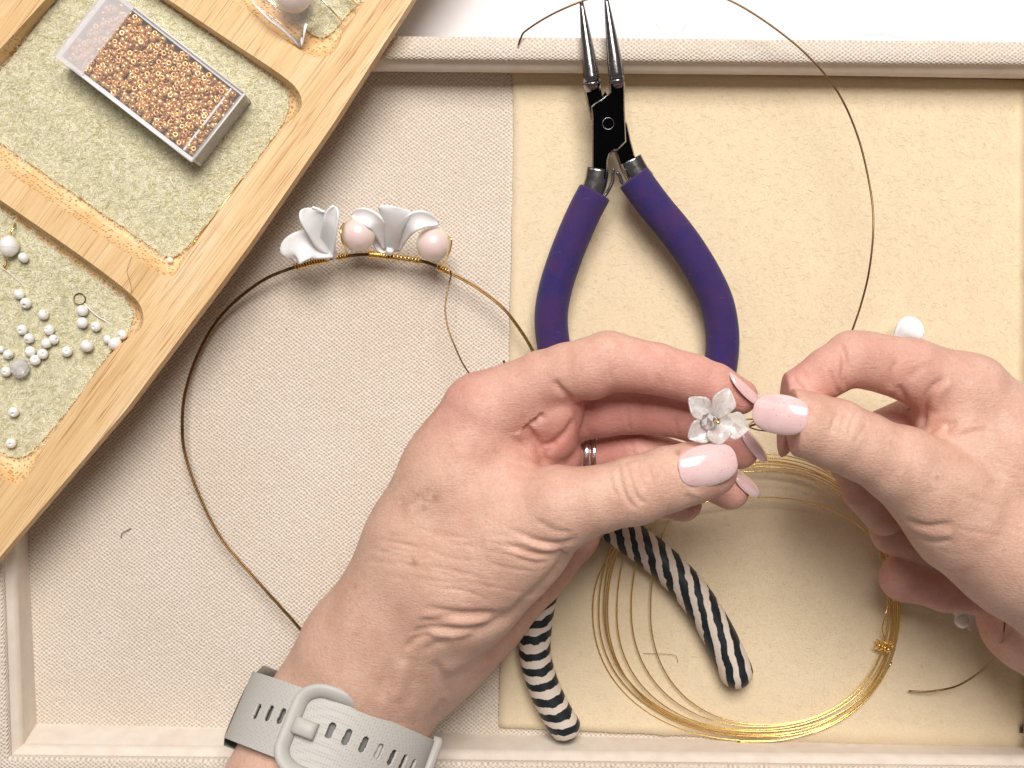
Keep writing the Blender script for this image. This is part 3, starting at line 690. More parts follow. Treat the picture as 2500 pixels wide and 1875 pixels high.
for (a, b, tn) in (((722, 651), (802, 632), 13), ((822, 629), (850, 624), 4), ((900, 621), (1028, 637), 21), ((1066, 650), (1100, 667), 5)):
    mk("wire_wrap", *tube(coil_on(bpath, iof(a), iof(b), tn, 0.95, 0.3), 0.34, 6), M_gold, hb)
for (x, y, z) in ((710, 385, 19), (1290, 460, 18.5)):
    mk("blush_pearl", *sphere(R3(x, y, z), 6.45, 40, 26), M_pearlpink, hb)
mk("pearl_wire", *tube(spline([R3(600, 300, 22), R3(575, 350, 25), R3(585, 430, 24.5), R3(605, 490, 21), R3(628, 545, 13)], 8), 0.36, 8), M_gold, hb)
mk("pearl_wire", *tube(spline([R3(1405, 405, 22), R3(1428, 425, 23.5), R3(1420, 500, 22), R3(1385, 590, 17), R3(1345, 645, 12)], 8), 0.36, 8), M_gold, hb)
fl1 = [([(545, 540, 13), (420, 505, 19), (320, 470, 23), (215, 520, 22), (195, 580, 19)], [1.0, 3.4, 5.4, 5.6, 4.0], (0.1, 0.25, 1), 0.30, 0.0),
       ([(510, 520, 14), (440, 430, 21), (385, 320, 27), (350, 235, 30), (345, 182, 31)], [1.6, 3.6, 4.3, 4.6, 4.4], (0.25, 0.1, 1), 0.42, 0.5),
       ([(510, 540, 14), (500, 440, 22), (505, 330, 28), (520, 240, 31), (530, 172, 33)], [2.6, 3.4, 2.9, 2.5, 1.6], (-0.3, 0.1, 1), 0.6, -0.4)]
fl2 = [([(965, 520, 13), (965, 430, 19), (975, 330, 25), (985, 240, 29), (992, 172, 31)], [2.6, 3.2, 4.3, 6.6, 7.2], (0, 0.1, 1), -0.30, 0.3),
       ([(985, 500, 13), (1030, 400, 20), (1100, 310, 26), (1200, 268, 27), (1335, 300, 23)], [2.2, 2.7, 3.2, 3.0, 1.6], (0.2, -0.3, 1), 0.40, 0.3),
       ([(940, 500, 12), (900, 380, 19), (840, 290, 24), (750, 240, 24), (655, 238, 21)], [1.8, 2.6, 3.0, 2.8, 1.6], (-0.1, -0.4, 1), 0.34, -0.3),
       ([(930, 510, 11), (895, 480, 12), (870, 420, 14), (850, 360, 16)], [1.4, 2.4, 2.8, 1.6], (0, 0.3, 1), 0.2, 0.0)]
for pts_, cup_ in (((R3(470, 560, 12.5), R3(480, 530, 16)), fl1), ((R3(950, 525, 12.5), R3(958, 500, 15)), fl2)):
    head = mk("clay_flower", *tube(np.linspace(pts_[0], pts_[1], 6), [1.4, 1.7, 1.2], 12), M_clay, hb)
    for sp, wd_, nm, cu, ro in cup_:
        mk("petal", *petal([R3(*p) for p in sp], wd_, nm, cu, 0.8, roll=ro), M_clay, head)
mk("flower_stalk", *tube([R3(445, 545, 14), R3(455, 520, 17)], [1.0, 0.7], 8), M_clay, hb)
mk("wire_tail", *tube(spline(WL([(1100, 662, 12.5), (1101, 674, 14), (1094, 703, 16), (1087, 751, 17), (1093, 798, 18), (1109, 842, 20), (1128, 884, 23), (1150, 920, 26), (1170, 960, 28)]), 8), 0.3, 8), M_brass, hb)

# ------------------------------------------------------------------ purple pliers
def r4(x, y): return (1200 + x * 0.31646, y * 0.31646)
def P4(pts, z): return [W(*r4(x, y), z) for x, y in pts]
# the pliers lean on the tray rim: the farther up the photo, the higher they lie
def tilt(y): return float(np.clip((y + 2.0) / 127.0 * 17.5, 0, 30))
def WT(px, py, z):
    h = z
    for _ in range(5): h = z + tilt(W(px, py, h)[1])
    return W(px, py, h)
def P4T(pts, z): return [WT(*r4(x, y), z) for x, y in pts]
def lean(vf):
    v_ = np.array(vf[0]); v_[:, 2] += [tilt(y) for y in v_[:, 1]]; return v_, vf[1]
pl = thing("pliers", "round nose pliers with steel joint and purple foam handles on cream felt", "pliers", W(1500, 400, 1.5))
back = [(712, 652), (840, 640), (856, 735), (880, 700), (960, 860), (1046, 950), (1076, 1086), (1112, 1222), (1062, 1312), (1052, 1390), (1005, 1300), (955, 1160), (800, 960), (768, 930), (742, 800)]
front = [(912, 640), (1024, 622), (1029, 850), (1036, 1000), (1040, 1092), (975, 1158), (945, 1162), (912, 1188), (898, 1230), (893, 1330), (876, 1400), (835, 1345), (778, 1312), (776, 900), (768, 822), (800, 793), (850, 764), (915, 712)]
mk("joint_plate", *lean(prism(P4T(back, 7), 3.0, 7.0, 0.4)), [M_darkrefl, M_edgeglint], pl, smooth=False, mi=prism_mi(len(back)))
front_ = mk("joint_plate", *lean(prism(P4T(front, 11), 7.02, 11.2, 0.45)), [M_darkrefl, M_edgeglint], pl, smooth=False, mi=prism_mi(len(front)))
rv = WT(*r4(900, 955), 11.2)
def leanto(vf):
    v_ = np.array(vf[0]); v_[:, 2] += 0.138 * (v_[:, 1] - rv[1]); return v_, vf[1]
rivet = mk("rivet", *leanto(tube([rv + np.array([0, 0, -0.2]), rv + np.array([0, 0, 0.42])], 2.05, 24)), M_darkrefl, front_, smooth=False)
mk("rivet_ring", *tube([rv + np.array([2.1 * math.cos(a), 2.1 * math.sin(a), 0.30 + 0.14 * 2.1 * math.sin(a)]) for a in np.linspace(0, 6.283, 30)[:-1]], 0.14, 6, closed=True), M_steel, front_)
for (tp, bs, zz, rb) in (((694, 18), (776, 640), 7.0, 3.2), ((884, -20), (968, 618), 9.0, 2.95)):
    a, b = WT(*r4(*tp), zz), WT(*r4(*bs), zz)
    mk("jaw", *tube(np.linspace(a, b, 14), [0.75, 1.5, 2.2, 2.75, rb], 28, flat=0.95), M_steel, pl)
    d = norm(b - a); mk("jaw_collar", *tube([b, b + d * 0.6, b + d * 3.2], [rb + 0.25, rb + 0.15, rb * 0.85], 28), M_steel, pl)
for (q, zz) in (([(822, 1300), (806, 1400), (778, 1490), (760, 1560)], 9.0), ([(1075, 1230), (1105, 1290), (1140, 1350), (1180, 1400)], 6.5)):
    mk("tang", *tube(spline([WT(*r4(*p), zz) for p in q], 5), [4.2, 4.3, 4.4], 20, flat=0.62), M_steel, pl)
g1 = [(1453, 468), (1428, 515), (1402, 573), (1376, 640), (1356, 705), (1346, 765), (1349, 825), (1365, 900), (1395, 965)]
g2 = [(1546, 432), (1570, 466), (1605, 512), (1645, 560), (1684, 613), (1724, 680), (1752, 745), (1764, 825), (1757, 905), (1738, 965)]
def grip(pts, z, r, m, parent, proj=W, seg=28):
    P = spline([proj(x, y, z) for x, y in pts], 7); n = len(P)
    d0 = norm(P[1] - P[0]); d1 = norm(P[-1] - P[-2])
    R = np.full(n, r)
    path = [P[0] + d0 * 0.6, P[0] + d0 * 0.1, P[0] - d0 * 0.25 + d0 * 0.3, P[0]] ; rr = [r * 0.62, r * 0.66, r * 0.8, r * 0.92]
    path = [P[0] + d0 * 1.6, P[0] + d0 * 0.2, P[0], P[0] + d0 * 0.05, P[0] + d0 * 0.5]; rr = [r * 0.55, r * 0.66, r * 0.76, r * 0.92, r]
    path += list(P[1:]); rr += list(R[1:])
    for a in (0.35, 0.65, 0.86, 0.97): path.append(P[-1] + d1 * r * a); rr.append(r * math.sqrt(1 - a * a))
    PP, RR = np.array(path), np.array(rr)
    V, F = tube(PP, 1.0, seg); c = np.repeat(PP, seg, 0)
    # frame from the smooth part only
    T = np.concatenate([[d0] * 5, np.gradient(P, axis=0)[1:], [d1] * 4]); T /= np.linalg.norm(T, axis=1)[:, None]
    V = []
    for i in range(len(PP)):
        u = norm(np.array([0, 0, 1.0]) - T[i] * T[i][2]); w = np.cross(T[i], u)
        for k in range(seg): a = 2 * math.pi * k / seg; V.append(PP[i] + RR[i] * (math.cos(a) * w + math.sin(a) * u))
    return np.array(V), F
mk("handle_grip", *grip(g1, 8.2, 6.35, M_purple, pl, WT), M_purple, pl)
mk("handle_grip", *grip(g2, 8.2, 6.35, M_purple, pl, WT), M_purple, pl)
mk("spring_leaf", *tube(spline([WT(*r4(*p), 8) for p in ((862, 1520), (895, 1480), (932, 1400), (936, 1340), (940, 1302))], 6), 0.7, 8), M_steel, pl)
mk("spring_leaf", *tube(spline([WT(*r4(*p), 8) for p in ((1030, 1430), (1002, 1400), (985, 1352), (968, 1330))], 6), 0.7, 8), M_steel, pl)

# ------------------------------------------------------------------ zebra pliers (head hidden under the hand)
zp = thing("pliers", "pliers with black and cream zebra striped clay handles under the hands", "pliers", W(1450, 1450, 1.5))
z1 = [(1420, 1225), (1470, 1262), (1527, 1305), (1588, 1349), (1640, 1394), (1690, 1448), (1729, 1505), (1765, 1570), (1788, 1620), (1797, 1640)]
z2 = [(1355, 1330), (1335, 1400), (1318, 1470), (1308, 1540), (1307, 1602), (1327, 1675), (1358, 1740), (1378, 1772)]
mk("handle_grip", *grip(z1, 8.2, 6.5, M_zebra1, zp), M_zebra1, zp)
mk("handle_grip", *grip(z2, 8.2, 6.1, M_zebra2, zp), M_zebra2, zp)
mk("joint_plate", *prism(WL([(1290, 1010, 7), (1330, 1005, 7), (1370, 1120, 7), (1430, 1230, 7), (1400, 1260, 7), (1370, 1330, 7), (1330, 1330, 7), (1320, 1200, 7)]), 3, 11, 0.4), M_steel, zp, smooth=False)
mk("jaw", *tube(WL([(1229, 880, 9), (1258, 950, 9), (1300, 1030, 9)]), [0.5, 1.6, 3.0], 20), M_steel, zp)
mk("jaw", *tube(WL([(1262, 905, 6), (1285, 960, 6), (1325, 1030, 6)]), [0.5, 1.6, 3.0], 20), M_steel, zp)

# ------------------------------------------------------------------ coil of gold wire
wc = thing("wire_coil", "loose coil of thin gold wire tied with a twist on cream felt", "wire", W(1820, 1500, 1.5))
loops = [(1447, 1809, 2196, 1214), (1462, 1799, 2190, 1128), (1474, 1793, 2186, 1118), (1483, 1797, 2182, 1140), (1506, 1782, 2178, 1108), (1541, 1774, 2172, 1150), (1588, 1769, 2167, 1125), (1478, 1786, 2192, 1134)]
for k, (xl, yb, xr, yt) in enumerate(loops):
    P = []
    cy = 1490 + 6 * math.sin(k * 2.1); cxb = 1850 + 14 * math.sin(k * 1.3); cxt = 1860
    for a in np.linspace(0, 2 * math.pi, 96)[:-1]:
        ca, sa = math.cos(a), math.sin(a); cx = cxb if sa > 0 else cxt
        ex = 0.92
        x = cx + (xr - cx if ca > 0 else cx - xl) * math.copysign(abs(ca) ** ex, ca); y = cy + (yb - cy if sa > 0 else cy - yt) * math.copysign(abs(sa) ** ex, sa)
        P.append(W(x, y, 2.4 + 0.35 * k + 0.9 * math.sin(a * 2 + k) + (7 * max(0, -sa - 0.3))))
    mk("wire_strand", *tube(np.array(P), 0.26, 8, closed=True), M_gold, wc)
mk("wire_strand", *tube(spline(WL([(2177, 1617, 3), (2140, 1672, 3), (2075, 1738, 3), (1990, 1785, 3), (1900, 1808, 3), (1800, 1812, 3.4)]), 8), 0.32, 8), M_gold, wc)
tw = []
for k in range(46):
    a = 2 * math.pi * k / 11; f = k / 45; p = W(2138 + 34 * f, 1572 + 14 * f, 5.0); dirn = norm(W(2162, 1540, 0) - W(2140, 1600, 0))
    tw.append(p + dirn * 1.5 * math.cos(a) + np.array([0, 0, 2.6 * math.sin(a)]) + np.array([0.35 * math.sin(k), 0.2 * math.cos(k * 1.7), 0]))
mk("twist_tie", *tube(np.array(tw), 0.42, 8), M_gold, wc)
mk("wire_strand", *tube(spline(WL([(2190, 1462, 5), (2172, 1475, 7), (2160, 1505, 8), (2153, 1535, 7), (2160, 1560, 6)]), 8), 0.32, 8), M_gold, wc)

# ------------------------------------------------------------------ long brass wire and the wire tail
lw_ = [(1265, 111, 21.2), (1272, 92, 22), (1284, 75, 23), (1342, 38, 25), (1418, 4, 27), (1500, -22, 28), (1600, -38, 30), (1700, -25, 31), (1786, 3, 32), (1882, 62, 32), (1972, 136, 32), (2046, 226, 31), (2096, 339, 30), (2126, 470, 30), (2132, 560, 32), (2122, 660, 38), (2103, 740, 46), (2080, 808, 56), (2050, 890, 62), (2000, 960, 68), (1900, 1015, 78), (1826, 1042, 84)]
tag(mk("brass_wire", *tube(spline(WL(lw_), 8), 0.36, 8), M_brass, None, W(2100, 400, 10)), "long curved brass wire arching from the rim around to the right hand", "wire")
tag(mk("brass_wire", *tube(spline(WL([(2219, 1687, 4), (2268, 1688, 6), (2338, 1674, 10), (2401, 1633, 22), (2432, 1590, 36), (2449, 1547, 52), (2456, 1490, 56)]), 8), 0.36, 8), M_brass, None, W(2219, 1687, 1.5)), "short dark wire curving out below the right hand over the felt", "wire")

# ------------------------------------------------------------------ loose clay flowers
wf = thing("clay_flower", "white clay flower with a round petal showing above the right hand", "flower", W(2215, 830, 1.5))
for sp, wd_ in (([(2205, 850, 6), (2212, 828, 11), (2221, 806, 13), (2229, 774, 12)], [2.8, 4.6, 5.0, 4.0]), ([(2205, 850, 5), (2190, 832, 8), (2178, 818, 7)], [2.0, 2.6, 1.2]), ([(2210, 855, 5), (2225, 880, 8), (2240, 905, 7)], [2.0, 4.6, 2.0])):
    mk("clay_petal", *petal(WL(sp), wd_, (0, 0.2, 1), 0.25, 0.9), M_clay, wf)
wg = thing("clay_flower", "white clay flower with a small pearl below the right hand", "flower", W(2360, 1495, 1.5))
mk("pearl_centre", *sphere(W(2349, 1515, 12), 3.0, 24, 14), M_pearl, wg)
for sp, wd_ in (([(2350, 1505, 13), (2362, 1482, 17), (2376, 1450, 17)], [2.4, 4.8, 3.4]), ([(2352, 1506, 12), (2372, 1508, 15), (2398, 1518, 13)], [2.2, 4.6, 2.4]), ([(2348, 1500, 8), (2338, 1488, 10), (2330, 1474, 9)], [1.2, 2.0, 1.2])):
    mk("clay_petal", *petal(WL(sp), wd_, (0, 0, 1), 0.3, 0.8), M_clay, wg)
mk("stamen", *tube(WL([(2360, 1492, 15), (2366, 1484, 17)]), [0.5, 0.7], 8), simple("brown_stamen", (0.35, 0.16, 0.08), 0.5), wg)

# ------------------------------------------------------------------ translucent flower held in the fingers
fw = thing("crystal_flower", "translucent white five petal bead flower held between the fingertips", "flower", W(1748, 1028, 88))
ctr = (1748, 1030)
for (tx, ty, tz, hw, bz) in ((1779, 948, 93, 3.5, 91), (1683, 971, 95, 3.3, 92), (1681, 1070, 94, 3.5, 92), (1758, 1085, 95, 3.5, 92), (1829, 1046, 93, 3.9, 92)):
    dx, dy = tx - ctr[0], ty - ctr[1]
    sp = WL([(ctr[0] + dx * f, ctr[1] + dy * f, bz + (tz - bz) * f + 1.2 * math.sin(f * 3.1)) for f in (0.10, 0.35, 0.6, 0.82, 1.0)])
    mk("petal", *petal(sp, [hw * 0.18, hw * 0.72, hw * 1.05, hw * 0.62, hw * 0.04], (0.1, 0, 1), 0.38, 0.6, ns=20, pointed=True), M_petal, fw)
mk("crystal_centre", *facet_bead(W(1730, 1029, 95.0), 2.7, (0.85, -0.1, 0.35), 7, 1.1), [M_crystal, M_facetshade], fw, smooth=False, mi=[(k_ // 2) % 2 for k_ in range(56)] + [0, 1])
mk("centre_pin", *tube(WL([(1742, 1026, 97), (1756, 1033, 98.5)]), [0.35, 0.6], 8), M_gold, fw)
for q in ([(1815, 1024, 90), (1840, 1023, 90), (1862, 1019, 90)], [(1822, 1040, 90), (1842, 1028, 90), (1862, 1018, 91)], [(1828, 1043, 88), (1852, 1050, 87), (1885, 1054, 86)]):
    mk("flower_wire", *tube(spline(WL(q), 4), 0.22, 6), M_brass, fw)

# ------------------------------------------------------------------ hands: signed distance field -> one skin mesh each
def smin(a, b, k):
    h = np.clip(0.5 + 0.5 * (b - a) / k, 0, 1); return b * (1 - h) + a * h - k * h * (1 - h)
class Field:
    def __init__(s, lo, hi, h):
        s.lo = np.array(lo, float); s.h = h; s.n = np.ceil((np.array(hi) - s.lo) / h).astype(int) + 1
        s.ax = [s.lo[i] + h * np.arange(s.n[i], dtype=np.float32) for i in range(3)]
    def empty(s): return np.full(s.n, 40.0, np.float32)
    def cone(s, D, a, b, ra, rb, k=0.0, flat=None, pad=14.0):
        """smooth-union a tapered capsule into D; flat = (axis, factor)"""
        a = np.asarray(a, np.float32); b = np.asarray(b, np.float32); r = max(ra, rb) + pad
        i0 = np.maximum(0, ((np.minimum(a, b) - r - s.lo) / s.h).astype(int)); i1 = np.minimum(s.n, ((np.maximum(a, b) + r - s.lo) / s.h).astype(int) + 2)
        if np.any(i1 <= i0): return
        sl = tuple(slice(i0[q], i1[q]) for q in range(3))
        X = s.ax[0][sl[0]][:, None, None] - a[0]; Y = s.ax[1][sl[1]][None, :, None] - a[1]; Z = s.ax[2][sl[2]][None, None, :] - a[2]
        ba = b - a; L = float(ba @ ba) + 1e-9
        t = np.clip((X * ba[0] + Y * ba[1] + Z * ba[2]) / L, 0, 1)
        X = X - t * ba[0]; Y = Y - t * ba[1]; Z = Z - t * ba[2]
        q = X * X + Y * Y + Z * Z
        if flat:
            n = norm(flat[0]); wn = X * n[0] + Y * n[1] + Z * n[2]; q = q + wn * wn * (1 / flat[1] ** 2 - 1)
        d = np.sqrt(q) - (ra + (rb - ra) * t)
        D[sl] = smin(D[sl], d, k) if k else np.minimum(D[sl], d)
    def chain(s, pts, k, D=None, flat=None):
        """pts: (px, py, z, r_mm)"""
        D = s.empty() if D is None else D
        P = [W(p[0], p[1], p[2]) for p in pts]
        for i in range(len(P) - 1): s.cone(D, P[i], P[i + 1], pts[i][3], pts[i + 1][3], k, flat)
        return D
def surface_nets(D, lo, h):
    D = D.copy()
    for q in range(3):
        sl = [slice(None)] * 3
        for e in (0, -1): sl[q] = e; D[tuple(sl)] = np.maximum(D[tuple(sl)], 0.3)
    ins = D < 0; nx, ny, nz = D.shape
    cnt = np.zeros((nx - 1, ny - 1, nz - 1), np.int8)
    offs = [(i, j, k) for i in (0, 1) for j in (0, 1) for k in (0, 1)]
    for (i, j, k) in offs: cnt += ins[i:nx - 1 + i, j:ny - 1 + j, k:nz - 1 + k]
    act = (cnt > 0) & (cnt < 8); idx = np.full(act.shape, -1, np.int64); I = np.argwhere(act); idx[act] = np.arange(len(I))
    val = np.stack([D[I[:, 0] + i, I[:, 1] + j, I[:, 2] + k] for (i, j, k) in offs], 1)
    O = np.array(offs, float); acc = np.zeros((len(I), 3)); c = np.zeros(len(I))
    for a in range(8):
        for b in range(a + 1, 8):
            if np.abs(O[a] - O[b]).sum() != 1: continue
            m = (val[:, a] < 0) != (val[:, b] < 0); t = np.where(m, val[:, a] / np.where(m, val[:, a] - val[:, b], 1), 0)
            acc += np.where(m[:, None], O[a] + t[:, None] * (O[b] - O[a]), 0); c += m
    V = lo + (I + acc / c[:, None]) * h
    Q = []
    for d in range(3):
        e, f = (d + 1) % 3, (d + 2) % 3
        s0 = [slice(0, -1) if q == d else slice(1, -1) for q in range(3)]; s1 = [slice(1, None) if q == d else slice(1, -1) for q in range(3)]
        A, B = ins[tuple(s0)], ins[tuple(s1)]; E = np.argwhere(A != B); fl = A[tuple(E.T)]
        E = E + np.array([0 if q == d else 1 for q in range(3)])
        def cell(de, df): G = E.copy(); G[:, e] -= de; G[:, f] -= df; return idx[tuple(G.T)]
        q = np.stack([cell(1, 1), cell(0, 1), cell(0, 0), cell(1, 0)], 1); q[~fl] = q[~fl][:, ::-1]; Q.append(q)
    return V, np.concatenate(Q)
def sample(D, lo, h, V):
    I = np.clip(((V - lo) / h).round().astype(int), 0, np.array(D.shape) - 1); return D[I[:, 0], I[:, 1], I[:, 2]]
def vnormals(V, Q):
    n = np.cross(V[Q[:, 2]] - V[Q[:, 0]], V[Q[:, 3]] - V[Q[:, 1]]); N = np.zeros_like(V)
    for k in range(4): np.add.at(N, Q[:, k], n)
    return N / (np.linalg.norm(N, axis=1)[:, None] + 1e-12)
def seg_dist(x, y, pl_):
    d = np.full(len(x), 1e9); par = np.zeros(len(x)); n = len(pl_) - 1
    for i in range(n):
        ax_, ay_ = pl_[i]; bx_, by_ = pl_[i + 1]; ux, uy = bx_ - ax_, by_ - ay_; L = ux * ux + uy * uy + 1e-9
        t = np.clip(((x - ax_) * ux + (y - ay_) * uy) / L, 0, 1); q = np.hypot(x - ax_ - t * ux, y - ay_ - t * uy)
        m = q < d; d[m] = q[m]; par[m] = (i + t[m]) / n
    return d, par
HV = 0.62
def build_hand(name, label, palm, fingers, lo, hi, creases, flushes, spots=(), fk=0.9):
    fd = Field(lo, hi, HV); P = fd.empty()
    for pts, k, flat in palm: fd.chain(pts, k, P, flat)
    groups = {'palm': P}; total = P
    for nm, pts, k, kp in fingers:
        F_ = fd.chain(pts, k); groups[nm] = F_
    total = P.copy()
    for nm, pts, k, kp in fingers:
        u = smin(P, groups[nm], kp); total = smin(total, u, fk)
    V, Q = surface_nets(total, fd.lo, HV)
    names = list(groups); G = np.argmin(np.stack([sample(groups[g], fd.lo, HV, V) for g in names], 1), 1)
    N = vnormals(V, Q); vis = N[:, 2] * 0 + (N * norm([0, 0, 1])).sum(1)
    view = np.array([0, 0, HCAM]) - V; view /= np.linalg.norm(view, axis=1)[:, None]; face = (N * view).sum(1)
    x, y = project(V); disp = np.zeros(len(V))
    for (grp, line, width, depth) in creases:
        ls = spline([np.array(p, float) for p in line], 5); x0, y0 = ls.min(0) - 4 * width; x1, y1 = ls.max(0) + 4 * width
        m = (x > x0) & (x < x1) & (y > y0) & (y < y1) & (face > 0.05)
        if grp: m &= np.isin(G, [names.index(g) for g in grp.split('+')])
        ii = np.nonzero(m)[0]
        if not len(ii): continue
        d, par = seg_dist(x[ii], y[ii], ls); tp = np.clip(np.minimum(par, 1 - par) * 5, 0, 1) ** 0.7
        disp[ii] += depth * np.exp(-(d / width) ** 2) * tp * np.clip(face[ii] * 2.5, 0, 1)
    V = V + N * disp[:, None]
    DG = np.stack([sample(groups[g], fd.lo, HV, V) for g in names], 1); wt_ = np.exp(-np.clip(DG - DG.min(1)[:, None], 0, 60) / 4.0); wt_ /= wt_.sum(1)[:, None]
    base = {g: w for g, w in flushes if isinstance(g, str)}
    fl = wt_ @ np.array([base.get(g, 0.0) for g in names])
    for g, w in flushes:
        if not isinstance(g, str):
            cx, cy, cz, rad = g; c = W(cx, cy, cz); fl += w * np.exp(-(np.linalg.norm(V - c, axis=1) / rad) ** 2)
    b = V.mean(0); b[2] = V[:, 2].min()
    me = bpy.data.meshes.new(name); loc = (V - b) * MM
    me.vertices.add(len(V)); me.vertices.foreach_set('co', loc.ravel()); me.loops.add(Q.size); me.loops.foreach_set('vertex_index', Q.ravel().astype(np.int32))
    me.polygons.add(len(Q)); me.polygons.foreach_set('loop_start', np.arange(0, Q.size, 4, dtype=np.int32)); me.polygons.foreach_set('loop_total', np.full(len(Q), 4, np.int32))
    me.polygons.foreach_set('use_smooth', np.ones(len(Q), bool)); me.update(calc_edges=True); me.validate()
    at = me.attributes.new('flush', 'FLOAT', 'POINT'); at.data.foreach_set('value', np.clip(fl, 0, 1).astype(np.float32))
    sv = np.zeros(len(V)); px_, py_ = project(V)
    for (sx, sy, sr, sw) in spots: sv += sw * np.exp(-(np.hypot(px_ - sx, py_ - sy) / sr) ** 2) * (face > 0.1)
    at = me.attributes.new('spots', 'FLOAT', 'POINT'); at.data.foreach_set('value', np.clip(sv, 0, 1).astype(np.float32))
    me.materials.append(M_skin); o = bpy.data.objects.new(name, me); COL.objects.link(o); o.location = b * MM; BASE[o.name] = b
    return tag(o, label, "hand")

ZUP = (0, 0, 1)
left_palm = [
 ([(690, 2080, 60, 30.5), (826, 1796, 43, 29.3), (868, 1712, 40, 28.0), (905, 1612, 44, 25)], 3, ((0.15, 0.3, 0.94), 0.74)),
 ([(915, 1600, 44, 23.5), (1058, 1325, 57, 21), (1120, 1160, 62, 17.5), (1180, 1012, 66, 14)], 9, None),
 ([(960, 1590, 42, 23), (1120, 1410, 58, 22), (1240, 1305, 66, 19.5), (1355, 1238, 78, 12.8)], 9, None),
 ([(1010, 1632, 32, 20), (1150, 1490, 25, 19.5), (1282, 1345, 20, 19), (1372, 1292, 22, 14)], 4, None),
 ([(1000, 1560, 40, 20), (1240, 1120, 46, 13)], 8, None),
 ([(1060, 1560, 36, 20), (1300, 1190, 36, 13)], 8, None),
 ([(1130, 1190, 63, 16), (1230, 1215, 69, 12)], 6, None),
 ([(1165, 1080, 65, 11), (1205, 1130, 67, 9.5), (1270, 1210, 71, 8)], 4, None),
 ([(1262, 985, 65, 12.5), (1345, 992, 66, 10.5)], 4, None),
 ([(1300, 1008, 65, 10), (1350, 1032, 63, 8.8)], 3, None),
 ([(1290, 1075, 61, 9.5), (1345, 1064, 61, 8.7)], 2.5, None),
 ([(1310, 1120, 56, 10), (1362, 1112, 53, 7.8)], 2.0, None),
]
left_fingers = [
 ('index', [(1190, 1006, 67, 13.0), (1320, 930, 72, 9.8), (1385, 908, 75, 9.4), (1440, 900, 77, 10.0), (1485, 882, 78, 9.7), (1600, 900, 80, 8.2), (1692, 924, 80, 7.7), (1745, 942, 80, 7.2), (1805, 968, 79, 5.9)], 1.2, 3.5),
 ('middle', [(1235, 1080, 48, 11.5), (1420, 1012, 56, 8.6), (1470, 1006, 58, 8.5), (1538, 1000, 60, 8.2), (1600, 1004, 62, 8.0), (1682, 1020, 64, 7.5), (1740, 1052, 66, 6.8), (1806, 1100, 66, 6.2)], 1.2, 3.0),
 ('ring', [(1290, 1150, 38, 11.5), (1430, 1112, 42, 8.4), (1560, 1105, 50, 8.3), (1690, 1145, 56, 7.6), (1782, 1197, 58, 6.6)], 1.2, 3.0),
 ('pinky', [(1340, 1240, 28, 11), (1450, 1205, 34, 8), (1580, 1205, 40, 7.2), (1668, 1228, 44, 6.6)], 1.2, 3.0),
 ('thumb', [(1290, 1272, 73, 14.0), (1368, 1245, 79, 11.9), (1450, 1222, 83, 10.6), (1552, 1197, 86, 10.7), (1630, 1170, 87, 10.1), (1690, 1155, 87, 9.5), (1736, 1150, 86, 8.2)], 2.0, 6.0),
]
def h1(*p): return [(1000 + x * 0.42948, 750 + y * 0.42948) for x, y in p]
def h4(*p): return [(500 + x * 0.42948, 1200 + y * 0.42948) for x, y in p]
def h2(*p): return [(1800 + x * 0.31646, 750 + y * 0.31646) for x, y in p]
def zc(*p): return [(1080 + x * 0.2411, 780 + y * 0.2411) for x, y in p]
